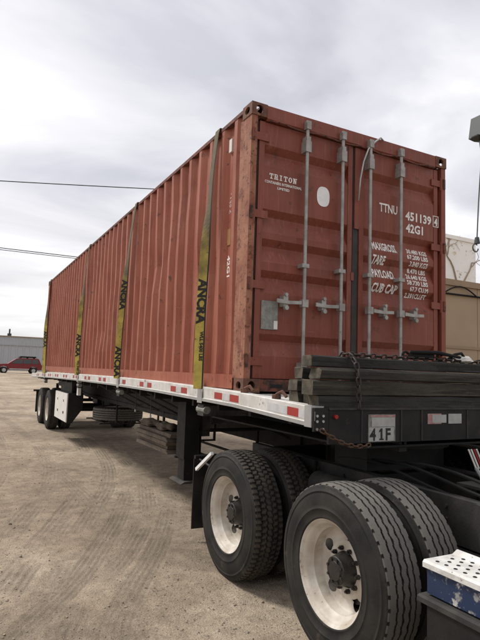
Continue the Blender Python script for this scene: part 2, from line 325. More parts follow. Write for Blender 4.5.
X, Y = np.meshgrid(gx, gy); Z = gz(X, Y); _, TM = track_field(X, Y)
nx, ny = len(gx), len(gy)
co = np.stack([X, Y, Z], -1).reshape(-1, 3)
ii = np.arange(nx*ny).reshape(ny, nx)
fc = np.stack([ii[:-1, :-1], ii[:-1, 1:], ii[1:, 1:], ii[1:, :-1]], -1).reshape(-1, 4)
gm = bpy.data.meshes.new('ground'); gm.from_pydata(co.tolist(), [], fc.tolist())
at = gm.attributes.new('compaction', 'FLOAT', 'POINT'); at.data.foreach_set('value', TM.reshape(-1).astype(np.float32))
gm.polygons.foreach_set('use_smooth', np.ones(len(gm.polygons), dtype=bool))
def ground_mat():
    m = bpy.data.materials.new('packed_dirt'); m.use_nodes = True; t = m.node_tree; L = t.links.new; b = t.nodes['Principled BSDF']
    b.inputs['Roughness'].default_value = 0.95; b.inputs['Specular IOR Level'].default_value = 0.15
    tc = N(t, 'ShaderNodeTexCoord'); co = tc.outputs['Object']
    def noise(s, d=6, r=0.6):
        n = N(t, 'ShaderNodeTexNoise'); n.inputs['Scale'].default_value = s; n.inputs['Detail'].default_value = d; n.inputs['Roughness'].default_value = r; L(co, n.inputs['Vector']); return n.outputs['Fac']
    def ramp(f, stops):
        r = N(t, 'ShaderNodeValToRGB'); L(f, r.inputs[0]); e = r.color_ramp.elements
        e[0].position, e[0].color = stops[0][0], (*stops[0][1], 1); e[1].position, e[1].color = stops[-1][0], (*stops[-1][1], 1)
        for p, c in stops[1:-1]:
            k = e.new(p); k.color = (*c, 1)
        return r.outputs[0]
    base = ramp(noise(0.55, 8), [(0.3, (0.205, 0.166, 0.126)), (0.5, (0.325, 0.265, 0.202)), (0.70, (0.41, 0.345, 0.272))])
    fine = ramp(noise(95, 5, 0.8), [(0.3, (0.24, 0.23, 0.22)), (0.5, (0.5, 0.5, 0.5)), (0.7, (0.78, 0.77, 0.75))])
    mx = N(t, 'ShaderNodeMix', data_type='RGBA', blend_type='OVERLAY'); mx.inputs[0].default_value = 0.85; L(base, mx.inputs[6]); L(fine, mx.inputs[7]); cur = mx.outputs[2]
    big = ramp(noise(0.23, 5, 0.55), [(0.35, (0.40, 0.39, 0.38)), (0.65, (0.60, 0.60, 0.59))])
    mb_ = N(t, 'ShaderNodeMix', data_type='RGBA', blend_type='OVERLAY'); mb_.inputs[0].default_value = 0.9; L(cur, mb_.inputs[6]); L(big, mb_.inputs[7]); cur = mb_.outputs[2]
    mid = ramp(noise(6, 7, 0.7), [(0.3, (0.32, 0.31, 0.30)), (0.7, (0.66, 0.66, 0.66))])
    m2 = N(t, 'ShaderNodeMix', data_type='RGBA', blend_type='OVERLAY'); m2.inputs[0].default_value = 0.8; L(cur, m2.inputs[6]); L(mid, m2.inputs[7]); cur = m2.outputs[2]
    # gravel specks
    vo = N(t, 'ShaderNodeTexVoronoi'); vo.inputs['Scale'].default_value = 85; L(co, vo.inputs['Vector'])
    sp = N(t, 'ShaderNodeMapRange'); L(vo.outputs['Color'], sp.inputs[0]); sp.inputs[1].default_value = 0.80; sp.inputs[2].default_value = 0.86; sp.inputs[4].default_value = 0.55
    m3 = N(t, 'ShaderNodeMix', data_type='RGBA'); L(sp.outputs[0], m3.inputs[0]); L(cur, m3.inputs[6]); m3.inputs[7].default_value = (0.13, 0.105, 0.085, 1); cur = m3.outputs[2]
    a = N(t, 'ShaderNodeAttribute', attribute_name='compaction')
    am = N(t, 'ShaderNodeMath', operation='MULTIPLY'); L(a.outputs['Fac'], am.inputs[0]); am.inputs[1].default_value = 0.55
    m4 = N(t, 'ShaderNodeMix', data_type='RGBA'); L(am.outputs[0], m4.inputs[0]); L(cur, m4.inputs[6]); m4.inputs[7].default_value = (0.15, 0.122, 0.095, 1); cur = m4.outputs[2]
    L(cur, b.inputs['Base Color'])
    bp = N(t, 'ShaderNodeBump'); bp.inputs['Strength'].default_value = 0.9; bp.inputs['Distance'].default_value = 0.012; L(noise(75, 6, 0.8), bp.inputs['Height'])
    b2 = N(t, 'ShaderNodeBump'); b2.inputs['Strength'].default_value = 0.7; b2.inputs['Distance'].default_value = 0.006; L(vo.outputs['Distance'], b2.inputs['Height']); L(bp.outputs[0], b2.inputs['Normal'])
    L(b2.outputs[0], b.inputs['Normal'])
    return m
gm.materials.append(ground_mat())
tag(link('ground', gm), kind='structure')
# loose stones
def gravel():
    n = 16000
    px = rng.uniform(-3.6, 1.3, n); py = -2.2+rng.random(n)**1.5*13
    keep = (fbm(px, py, 0.7, 3, 77) > -0.12) | (rng.random(n) < 0.3); px, py = px[keep], py[keep]; n = len(px)
    s = 0.0028+0.006*rng.random(n)**3+0.011*(rng.random(n) > 0.975)*rng.random(n)
    pz = gz(px, py)
    ph = (1+5**0.5)/2
    V = np.array([(-1, ph, 0), (1, ph, 0), (-1, -ph, 0), (1, -ph, 0), (0, -1, ph), (0, 1, ph), (0, -1, -ph), (0, 1, -ph), (ph, 0, -1), (ph, 0, 1), (-ph, 0, -1), (-ph, 0, 1)])/1.9
    F = np.array([(0, 11, 5), (0, 5, 1), (0, 1, 7), (0, 7, 10), (0, 10, 11), (1, 5, 9), (5, 11, 4), (11, 10, 2), (10, 7, 6), (7, 1, 8), (3, 9, 4), (3, 4, 2), (3, 2, 6), (3, 6, 8), (3, 8, 9), (4, 9, 5), (2, 4, 11), (6, 2, 10), (8, 6, 7), (9, 8, 1)])
    ang = rng.uniform(0, 6.283, n); sc3 = s[:, None]*np.stack([rng.uniform(.8, 1.5, n), rng.uniform(.7, 1.2, n), rng.uniform(.45, .9, n)], -1)
    W = V[None]*(1+rng.uniform(-.22, .22, (n, 12, 1)))*sc3[:, None, :]
    c, q = np.cos(ang)[:, None], np.sin(ang)[:, None]
    W = np.stack([W[..., 0]*c-W[..., 1]*q+px[:, None], W[..., 0]*q+W[..., 1]*c+py[:, None], W[..., 2]+pz[:, None]+s[:, None]*0.25], -1)
    me = bpy.data.meshes.new('gravel'); me.from_pydata(W.reshape(-1, 3).tolist(), [], (F[None]+12*np.arange(n)[:, None, None]).reshape(-1, 3).tolist())
    me.materials.append(M['pebble'])
    tag(link('gravel', me), 'loose small stones scattered over the packed dirt yard', 'gravel', kind='stuff')
gravel()

# ------------------------------------------------------------------ buildings behind
def grey_warehouse():
    r = thing('warehouse', (5, 85, 0.6), 'long low light grey metal clad warehouse behind the red car', 'building')
    mb = MB(); x = -60.0
    pts = []
    while x < 45: pts += [(x, 85.0), (x+0.5, 85.0), (x+0.56, 84.92), (x+0.72, 84.92), (x+0.78, 85.0)]; x += 1.0
    pts += [(45, 85), (45, 110), (-60, 110)]
    mb.prism(pts, 'z', 0.2, 4.55); mb.build('wall', 'grey_metal', r)
    mb = MB(); x = -60.0; pts = []
    while x < 45: pts += [(x, 84.96), (x+0.3, 84.96), (x+0.34, 84.9), (x+0.46, 84.9), (x+0.5, 84.96)]; x += 0.5
    pts += [(45, 84.96), (45, 110.1), (-60, 110.1)]
    mb.prism(pts, 'z', 4.6, 5.85); mb.build('parapet', 'grey_metal', r)
    MB().box(-60.1, 45.1, 84.8, 110.2, 5.85, 5.98).build('roof_edge', 'tan_trim', r)
    MB().box(-60, 45, 84.85, 110.05, 4.55, 4.6).build('flashing', 'grey_metal', r)
    MB().tube([(4.5, 86, 5.9), (4.5, 86, 7.1)], 0.12).build('vent_pipe', 'lamp_grey', r)
    MB().tube([(4.5, 86, 6.0), (4.5, 86, 6.4)], 0.3).build('pipe_collar', 'lamp_grey', r)
grey_warehouse()
def tan_building():
    r = thing('tan_building', (26, 14, 0), 'tan stucco building with dark conduit beside the container doors', 'building')
    x = 12.0
    for k, (a, b) in enumerate([(12.0, 16.3), (16.33, 20.6), (20.63, 25.0), (25.03, 29.5), (29.53, 34)]):
        MB().box(a, b, 14.0, 14.3, 0.0, 6.2).build('panel', 'tan', r, bevel=0.012)
    MB().box(12.02, 34, 14.06, 30, 0, 6.15).build('wall', 'tan', r)
    MB().box(11.95, 34.05, 13.9, 14.35, 6.205, 6.5).build('coping', 'tan_trim', r, bevel=0.02)
    MB().box(11.98, 34.0, 13.95, 13.998, 3.15, 3.28).build('band', 'tan_trim', r, bevel=0.01)
    MB().box(11.98, 34.0, 13.93, 13.998, 2.45, 2.58).build('band', 'tan_trim', r, bevel=0.01)
    MB().tube([(12.5, 13.92, 5.72), (33, 13.92, 5.90)], 0.045).build('conduit', 'cable', r)
    pts = [(18.2+2.1*t, 13.85, 5.83+0.34*math.sin(math.pi*t)) for t in np.linspace(0, 1, 14)]
    MB().tube(pts+[(20.45, 13.9, 5.78)], 0.035).build('conduit_loop', 'cable', r)
tan_building()
def white_building():
    r = thing('white_building', (27, 26, 0), 'white stucco block with tan peeling streaks rising behind the tan building', 'building')
    MB().box(18, 33.1, 24, 38, 0, 12.3).build('wall', 'stucco_white', r, bevel=0.05)
    MB().box(17.9, 33.2, 23.9, 38.1, 12.304, 12.6).build('parapet', 'stucco_white', r, bevel=0.05)
    rr = random.Random(4)
    # bare branching stems of an old creeper on the wall
    def br(p, a, l, rad, d):
        pts = [p]; 
        for k in range(5):
            a += rr.uniform(-.3, .3); p = (p[0]+l/5*math.sin(a), 23.94, p[2]+l/5*math.cos(a)); pts.append(p)
        cm.tube(pts, [rad*(1-.08*i) for i in range(6)], 5)
        if d: 
            for _ in range(2): br(pts[rr.randint(2, 5)], a+rr.choice((-1, 1))*rr.uniform(.5, 1.1), l*.65, rad*.6, d-1)
    cm = MB(); br((30.9, 23.94, 8.6), 0.1, 2.6, 0.07, 3); br((31.6, 23.94, 9.0), 0.5, 2.0, 0.06, 3); cm.build('creeper_stem', 'tan', r)
white_building()
def utility_pole(x, y, label):
    r = thing('utility_pole', (x, y, 0.1), label, 'utility pole', 'utility poles behind the yard')
    MB().tube([(x, y, 0), (x, y, 13.0)], [0.17, 0.11], 12).build('post', 'pole_wood', r, smooth=40)
    MB().box(x-0.06, x+0.06, y-1.2, y+1.2, 12.45, 12.57).build('crossarm', 'pole_wood', r, bevel=0.01)
    for dy in (-1.1, 0.0, 1.1): MB().tube([(x, y+dy, 12.57), (x, y+dy, 12.75)], [0.05, 0.03]).build('insulator', 'lamp_grey', r)
PA, PB = (-24.0, 39.87), (18.0, 22.0)
utility_pole(*PA, 'wooden utility pole carrying wires on the open side of the yard')
utility_pole(*PB, 'wooden utility pole carrying wires behind the container')
def wire(z0, z1, sag, dy, r, label):
    mb = MB(); mb.tube([(PA[0]+42*t, PA[1]-17.87*t+dy, z0+(z1-z0)*t-sag*4*t*(1-t)) for t in np.linspace(0, 1, 40)], r, 6)
    tag(mb.build('overhead_wire', 'cable', None, origin=(PA[0], PA[1], z0)), label, 'wire', 'overhead wires')
wire(12.75, 12.75, 0.28, 0, 0.026, 'thin dark overhead wire crossing the sky highest above the container')
wire(10.4, 7.05, 0.06, 0.12, 0.022, 'upper of two low overhead wires crossing the pale sky')
wire(10.17, 6.95, 0.06, -0.12, 0.018, 'lower of two low overhead wires crossing the pale sky')
def floodlight():
    r = thing('floodlight_pole', (10.6, 5, 0), 'grey box floodlight on a pole arm with a hanging cable', 'floodlight')
    MB().tube([(10.6, 5, 0), (10.6, 5, 8.4)], [0.11, 0.07], 12).build('post', 'lamp_grey', r, smooth=40)
    MB().tube([(10.6, 5, 8.15), (9.82, 5, 8.2)], 0.03).build('arm', 'lamp_grey', r)
    MB().prism([(9.28, 7.97), (9.50, 7.95), (9.92, 8.02), (9.92, 8.55), (9.38, 8.55)], 'y', 4.8, 5.25).build('housing', 'lamp_grey', r, bevel=0.012)
    MB().box(9.54, 9.91, 4.78, 4.799, 8.03, 8.5).build('lens', 'lamp_dark', r)
    MB().tube([(9.58, 5, 7.98), (9.58, 5, 7.72)], [0.14, 0.11], 12).build('sensor', 'lamp_dark', r)
    MB().box(9.20, 9.42, 4.9, 5.1, 7.93, 7.96).build('bracket', 'lamp_dark', r)
    MB().tube([(9.50, 5, 7.75), (9.40, 5, 6.9), (9.33, 5, 6.2), (9.26, 5, 5.25)], 0.017, 6).build('hanging_cable', 'lamp_grey', r)
    ring = [(9.20+0.1*math.cos(a), 5, 5.0+0.1*math.sin(a)) for a in np.linspace(0.9, 6.2, 14)]
    MB().tube([(9.26, 5, 5.28), (9.26, 5, 5.12)], [0.05, 0.075], 8).build('cable_end', 'lamp_grey', r)
    MB().tube(ring, 0.016, 6).build('hook', 'lamp_grey', r)
floodlight()

# ------------------------------------------------------------------ red car far behind
def red_car():
    ox, oy, oz = 3.75, 60.0, 0.66
    r = thing('parked_car', (ox, oy, oz), 'dark red sport utility car with a roof rack parked by the grey warehouse', 'car')
    def P(pts): return [(ox+a, oz+b) for a, b in pts]
    low = [(-2.35, .45), (-2.38, .75), (-2.25, .98), (-1.1, 1.06), (2.25, 1.06), (2.34, .8), (2.32, .45), (1.95, .42), (1.8, .72), (1.5, .82), (1.15, .72), (1.0, .4), (-1.05, .4), (-1.2, .72), (-1.5, .82), (-1.85, .72), (-2.0, .42)]
    MB().prism(P(low), 'y', oy-.9, oy+.9).build('body', 'car_red', r, bevel=.05, seg=2, smooth=35)
    cab = [(-1.15, 1.055), (-.35, 1.62), (-.1, 1.70), (1.85, 1.70), (2.02, 1.6), (2.26, 1.055)]
    MB().prism(P(cab), 'y', oy-.8, oy+.8).build('cabin', 'car_red', r, bevel=.05, seg=2, smooth=35)
    for q in ([(-.85, 1.1), (-.3, 1.56), (.35, 1.58), (.35, 1.1)], [(.43, 1.1), (.43, 1.58), (1.2, 1.58), (1.25, 1.1)], [(1.33, 1.1), (1.3, 1.58), (1.85, 1.55), (2.0, 1.1)]):
        MB().prism(P(q), 'y', oy-.815, oy-.79).build('window', 'glass', r)
    MB().box(ox-1.0, ox+1.0, oy-.93, oy-.89, oz+.45, oz+.55).build('side_trim', 'alu', r)
    for a in (-1.52, 1.48):
        for s in (-.86, .86):
            m = MB(); m.lathe([(-.1, .2), (-.1, .32), (-.07, .36), (.07, .36), (.1, .32), (.1, .2)], 24)
            o = m.build('wheel', 'rubber', r, origin=(0, 0, 0), smooth=40); o.location = (a, s, .36); o.rotation_euler = (0, 0, math.pi/2)
            m = MB(); m.lathe([(-.09, .01), (-.09, .2), (.09, .2), (.09, .01)], 18)
            h = m.build('hub_cap', 'alu', o, origin=(0, 0, 0), smooth=30)
    for s in (-.6, .6): MB().tube([(ox-.05, oy+s, oz+1.8), (ox+1.75, oy+s, oz+1.8)], .035).build('roof_rail', 'cable', r)
    for a in (.15, .85, 1.55): MB().box(ox+a-.04, ox+a+.04, oy-.68, oy+.68, oz+1.69, oz+1.88).build('rack_bar', 'cable', r)
    MB().box(ox+.1, ox+1.7, oy-.55, oy+.55, oz+1.82, oz+1.92).build('rack_load', 'cable', r, bevel=.02)
    MB().box(ox-2.42, ox-2.36, oy-.85, oy-.5, oz+.75, oz+.92).build('headlight', 'white', r)
    MB().box(ox+2.28, ox+2.36, oy-.88, oy-.6, oz+.7, oz+1.0).build('tail_light', 'lens', r)
red_car()

# ------------------------------------------------------------------ tyres and wheels
RT = 0.515
def tyre_mesh(name, kind, treadmat, nseg=288):
    """axle along x; outer sidewall bulges at x=0, inner at x=.28"""
    side = [(.030, .292), (.012, .305), (.0085, .312), (.0105, .315), (.004, .335), (.001, .358), (-.001, .360), (-.001, .364), (.001, .366), (.0, .385), (.002, .42), (.008, .448), (.0115, .458), (.008, .460), (.0085, .466), (.0135, .469), (.017, .488), (.022, .500)]
    t0, t1 = .026, .254
    nt_ = 57; tx = np.linspace(t0, t1, nt_)
    crown = lambda u: RT-0.010*abs(u)**2.4
    prof_n = len(side)
    bm = bmesh.new(); rings = []
    for k in range(nseg):
        a = 2*math.pi*k/nseg; ring = []
        for x, r in side: ring.append((x, r))
        for j, x in enumerate(tx):
            u = (x-.14)/.114; r = crown(u)
            if kind == 'rib':
                zz = abs(((k/6.0) % 1)*2-1)-.5            # zigzag
                for g in (-.58, -.2, .2, .58):
                    if abs(u-g-zz*.07) < .026: r -= .012
                if abs(u) > .94 and (k % 6) in (0,): r -= .009
            else:
                z2 = abs(((k/4.0) % 1)*2-1)-.5
                for g in (-.62, -.21, .21, .62):
                    if abs(u-g-z2*.10) < .026: r -= .011
                col = sum(u > g for g in (-.62, -.21, .21, .62))
                ph = (k/4.0+.5*(col % 2)) % 1
                if .01 < ph < .3: r -= .0085 if 0 < col < 4 else .007
            ring.append((x, r))
        for x, r in side[::-1]: ring.append((.28-x, r))
        rings.append([bm.verts.new((x, r*math.cos(a), r*math.sin(a))) for x, r in ring])
    n = len(rings[0])
    for k in range(nseg):
        A, B = rings[k], rings[(k+1) % nseg]
        for i in range(n-1):
            f = bm.faces.new((A[i], A[i+1], B[i+1], B[i])); f.smooth = not (prof_n-1 <= i < n-prof_n)
            f.material_index = 1 if prof_n-2 <= i < n-prof_n+1 and min(math.hypot(q.co.y, q.co.z) for q in f.verts) > RT-.0185 and len([1 for q in f.verts if math.hypot(q.co.y, q.co.z) < RT-.0095-.006*(abs(q.co.x-.14) > .1)]) == 0 else 0
    bmesh.ops.recalc_face_normals(bm, faces=bm.faces)
    me = bpy.data.meshes.new(name); bm.to_mesh(me); bm.free()
    me.materials.append(M['rubber']); me.materials.append(M[treadmat])
    return me
TY_RIB = tyre_mesh('tyre_rib', 'rib', 'tread_grey'); TY_LUG = tyre_mesh('tyre_lug', 'lug', 'tread_brown')
def rim_mesh():
    # deep dished disc with hand holes; outer face towards -x
    m = MB(); n = 120
    prof = [(.034, .286), (.020, .296), (.016, .302), (.020, .306), (.028, .304), (.030, .296), (.034, .284), (.055, .268), (.075, .262), (.090, .246), (.150, .242),
            (.158, .236), (.163, .222), (.166, .208), (.167, .194), (.166, .180), (.158, .168), (.152, .160), (.150, .145), (.150, .112), (.150, .05)]
    def skip(i, k):
        kk = (k % 24)
        if i == 11: return 9 <= kk <= 14
        if i in (12, 13, 14): return 8 <= kk <= 15
        if i == 15: return 9 <= kk <= 14
        return False
    m.lathe(prof, n, skip=skip)
    for v in m.bm.verts:        # round the hand holes off
        r_ = math.hypot(v.co.y, v.co.z)
        if .172 < r_ < .240 and any(len(e.link_faces) == 1 for e in v.link_edges):
            a_ = math.atan2(v.co.z, v.co.y) % (2*math.pi); c_ = (round((a_/(2*math.pi)*120-12)/24)*24+12)*2*math.pi/120
            u_, w_ = (a_-c_)*r_, r_-.2065
            if abs(u_) > .07: continue
            q_ = math.hypot(u_/.041, w_/.031) or 1
            u_, r_ = u_/q_, .2065+w_/q_; a_ = c_+u_/r_; v.co.y, v.co.z = r_*math.cos(a_), r_*math.sin(a_)
    m.lathe([(.285, .29), (.26, .27), (.24, .245), (.165, .243)], 48)
    bmesh.ops.recalc_face_normals(m.bm, faces=m.bm.faces)
    me = bpy.data.meshes.new('rim'); m.bm.to_mesh(me); m.bm.free(); me.materials.append(M['rim'])
    for p in me.polygons: p.use_smooth = True
    me.set_sharp_from_angle(angle=math.radians(35))
    return me
def hub_mesh():
    m = MB()
    m.lathe([(.149, .105), (.12, .095), (.10, .088), (.072, .084), (.068, .078), (.068, .058), (.060, .054), (.058, .02), (.058, .001)], 32)
    for k in range(10):
        a = 2*math.pi*k/10+.2; y, z = .122*math.cos(a), .122*math.sin(a)
        m.tube([(.152, y, z), (.130, y, z)], .0145, 6); m.tube([(.130, y, z), (.118, y, z)], .008, 6)
    for k in range(8):
        a = 2*math.pi*k/8; y, z = .068*math.cos(a), .068*math.sin(a); m.tube([(.07, y, z), (.058, y, z)], .009, 6)
    m.lathe([(.30, .15), (.182, .15), (.182, .20), (.30, .20)], 32)
    bmesh.ops.recalc_face_normals(m.bm, faces=m.bm.faces)
    me = bpy.data.meshes.new('hub'); m.bm.to_mesh(me); m.bm.free(); me.materials.append(M['hub'])
    for p in me.polygons: p.use_smooth = True
    me.set_sharp_from_angle(angle=math.radians(30))
    return me
RIM, HUB = rim_mesh(), hub_mesh()
def wheel(root, x, y, tyre, flip=False, hub=True, spin=0.0, z=RT-.008):
    """x is the outer sidewall plane in world space"""
    e = link('wheel', tyre, root); e.location = Vector((x, y, z))-root.matrix_world.translation
    e.rotation_euler = (spin, 0, math.pi if flip else 0)
    link('rim', RIM, e)
    if hub: link('hub', HUB, e)
    return e

# ------------------------------------------------------------------ tractor unit (rear frame, drive axles)
TX = 1.13          # tractor centre line
def tractor():
    r = thing('tractor_truck', (TX, -0.66, 0), 'black truck tractor frame with cream wheel rims coupled under the trailer front', 'truck')
    for k, (y, ty) in enumerate(((0.032, TY_LUG), (-1.354, TY_RIB))):
        wheel(r, -.125, y, ty, spin=.95+.15*k); wheel(r, -.125+.335, y, ty, hub=False, spin=1.0)
        wheel(r, 2*TX+.125, y, ty, True, spin=.2); wheel(r, 2*TX+.125-.335, y, ty, True, hub=False, spin=.7)
        MB().tube([(.05, y, RT), (2*TX-.05, y, RT)], .075, 14).build('axle', 'chassis', r, smooth=40)
        m = MB(); m.lathe([(-.2, .02), (-.17, .16), (0, .24), (.17, .16), (.2, .02)], 24)
        bmesh.ops.translate(m.bm, verts=m.bm.verts, vec=(TX, y, RT)); m.build('differential', 'chassis_dust', r, smooth=40)
        for s in (-1, 1):
            MB().box(TX+s*.43-.045, TX+s*.43+.045, y-.45, y+.45, RT+.09, RT+.13).build('leaf_spring', 'chassis_dust', r, bevel=.01)
            MB().tube([(TX+s*.52, y+.18, RT+.1), (TX+s*.52, y+.18, .93)], .14, 16).build('air_spring', 'chassis', r, smooth=40)
            MB().tube([(TX+s*.62, y-.12, RT), (TX+s*.62, y-.34, RT)], .085, 14).build('brake_chamber', 'chassis_dust', r, smooth=40)
    for s in (-1, 1):
        x = TX+s*.43; o = -.04*s
        MB().prism([(x-o, .66), (x+o, .66), (x+o, .675), (x-o*.6, .675), (x-o*.6, .925), (x+o, .925), (x+o, .94), (x-o, .94)], 'y', -5.4, .98).build('frame_rail', 'chassis_dust', r)
        for y in np.arange(-1.9, .9, .34):
            for dz in (.72, .80, .88): MB().tube([(x+s*.0405, y, dz), (x+s*.058, y, dz)], .013, 6).build('frame_bolt', 'chassis_dust', r)
    for y in (.9, -.66, -2.6): MB().box(TX-.39, TX+.39, y-.05, y+.05, .70, .90).build('cross_member', 'chassis', r, bevel=.01)
    for y in (-.1, -1.25, -1.9):
        MB().prism([(y-.09, .945), (y+.09, .945), (y+.05, .60), (y-.05, .60)], 'x', TX-.43-.085, TX-.43-.0605).build('spring_hanger', 'chassis_dust', r, bevel=.006)
    for y0, y1 in ((-2.95, -2.15), (-1.0, -.35)):
        MB().tube([(TX-.62, y0, .80), (TX-.62, y0+.04, .80), (TX-.62, y1-.04, .80), (TX-.62, y1, .80)], [.06, .10, .10, .06], 16).build('air_tank', 'chassis_dust', r, smooth=40)
    # fifth wheel under the trailer nose
    pl = []
    for a in np.linspace(math.radians(112), math.radians(428), 34): pl.append((TX+.46*math.cos(a), -.55+.48*math.sin(a)))
    MB().prism(pl, 'z', 1.14, 1.18).build('fifth_wheel_plate', 'chassis', r)
    MB().box(TX-.42, TX+.42, -.75, -.35, .945, 1.138).build('fifth_wheel_mount', 'chassis', r, bevel=.02)
    # mud flap behind the rear drive axle, held by a hanger bar
    m = MB(); m.box(.0, .56, .99, 1.003, .12, .80); m.build('mud_flap', 'rubber', r)
    m = MB(); m.box(2*TX-.53, 2*TX+.10, .99, 1.003, .10, .80); m.build('mud_flap', 'rubber', r)
    MB().tube([(.02, 1.02, .81), (2*TX-.02, 1.02, .81)], .022, 8).build('flap_hanger', 'chassis', r)
    # white fender tip over the rear tyre
    a0, a1 = Vector((-.11, .66, .76)), Vector((-.11, .33, .955)); d = (a1-a0).normalized(); nrm = Vector((0, d.z, -d.y))
    m = MB(); vs = []
    for xx in (-.125, -.10):
        for p_ in (a0, a1):
            for q in (-.014, .014): vs.append(m.bm.verts.new(Vector((xx, p_.y, p_.z))-nrm*q))
    for q in ((0, 1, 3, 2), (4, 6, 7, 5), (0, 2, 6, 4), (1, 5, 7, 3), (0, 4, 5, 1), (2, 3, 7, 6)): m.face([vs[i] for i in q])
    tag(m.build('fender_strip', 'white', r, bevel=.006), 'white plastic strip over the rear tyre')
    MB().tube([(.06, .66, .76), (.06, .985, .79)], .012, 6).build('fender_bracket', 'chassis', r)
    # hoses along the frame
    for k in range(3):
        pts = [(.72+.05*k, -3.0+2.6*t, .98+.05*math.sin(t*9+k)+.02*k) for t in np.linspace(0, 1, 20)]
        MB().tube(pts, .012, 6).build('hose', 'cable', r)
    # ribbed light coil of the air lines in front of the trailer nose
    for k in range(4):
        MB().tube([(1.16+.028*k, -1.32, 1.175), (1.215+.028*k, -1.34, 1.04)], .007, 6).build('air_line', 'white_dirty' if k != 2 else 'tape_red', r)
    MB().tube([(1.215, -1.34, 1.04), (1.10, -1.5, .98)], .014, 6).build('air_line_union', 'alu', r)
    MB().box(1.0, 1.6, -1.55, -1.35, .942, .96).build('deck_plate', 'chassis_dust', r)
    # far side fender over both axles, added to block the bright ground beyond
    MB().prism([(2*TX-.52, 1.10), (2*TX+.12, 1.10), (2*TX+.15, 1.07), (2*TX+.15, .60), (2*TX+.142, .60), (2*TX+.142, 1.065), (2*TX+.115, 1.092), (2*TX-.52, 1.092)], 'y', -2.6, .9).build('blocker_fender', 'chassis', r)
    MB().box(1.62, 2.2, -3.4, -2.2, .45, 1.05).build('view_blocker', 'chassis', r, bevel=.03)  # unseen box, added to shut out the bright view past the frame
    # side step box
    y0, y1 = -2.11, -4.6
    m = MB(); m.prism([(-.10, .665), (-.10, .778), (-.094, .782), (.10, .782), (.10, .665)], 'y', y1, y0)
    bx = m.build('step_box', 'blue', r, bevel=.006); tag(bx, 'chipped blue side of the step')
    m = MB(); m.prism([(-.118, .783), (-.118, .806), (-.108, .816), (.085, .816), (.118, .834), (.128, .832), (.128, .783)], 'y', y1, y0+.012)
    tp = m.build('step_tread', 'step_white', r, bevel=.004); tag(tp, 'worn white perforated step top')
    hm = MB()
    for j, xx in enumerate((-.075, -.025, .025, .07)):
        for k in range(48):
            yy = y0-.04-(k+.5*(j % 2))*.052
            hm.lathe([(.8165, .0005), (.8172, .0055), (.8185, .008), (.8165, .010)], 10, axis='z')
            vv = hm.bm.verts[:] if False else None
            hm.bm.verts.ensure_lookup_table()
            for v in hm.bm.verts[-40:]: v.co.x += xx; v.co.y += yy
    ho = hm.build('grip_hole', 'hole', None, origin=(TX, -.66, 0)); ho.location = (0, 0, 0); ho.parent = tp; ho['kind'] = 'stuff'
    m = MB(); m.prism([(-.135, .625), (-.135, .648), (-.12, .655), (.25, .655), (.25, .625)], 'y', y1, y0+.03)
    m.build('step_ledge', 'chassis_dust', r, bevel=.003)
    m = MB(); m.prism([(-.10, .18), (-.122, .24), (-.122, .624), (.55, .624), (.55, .24), (.50, .18)], 'y', y1, y0-.02)
    m.build('battery_box', 'chassis', r, bevel=.012)
    MB().box(.24, .70, -3.3, -2.3, .70, .78).build('step_bracket', 'chassis', r)
    return r
tractor()

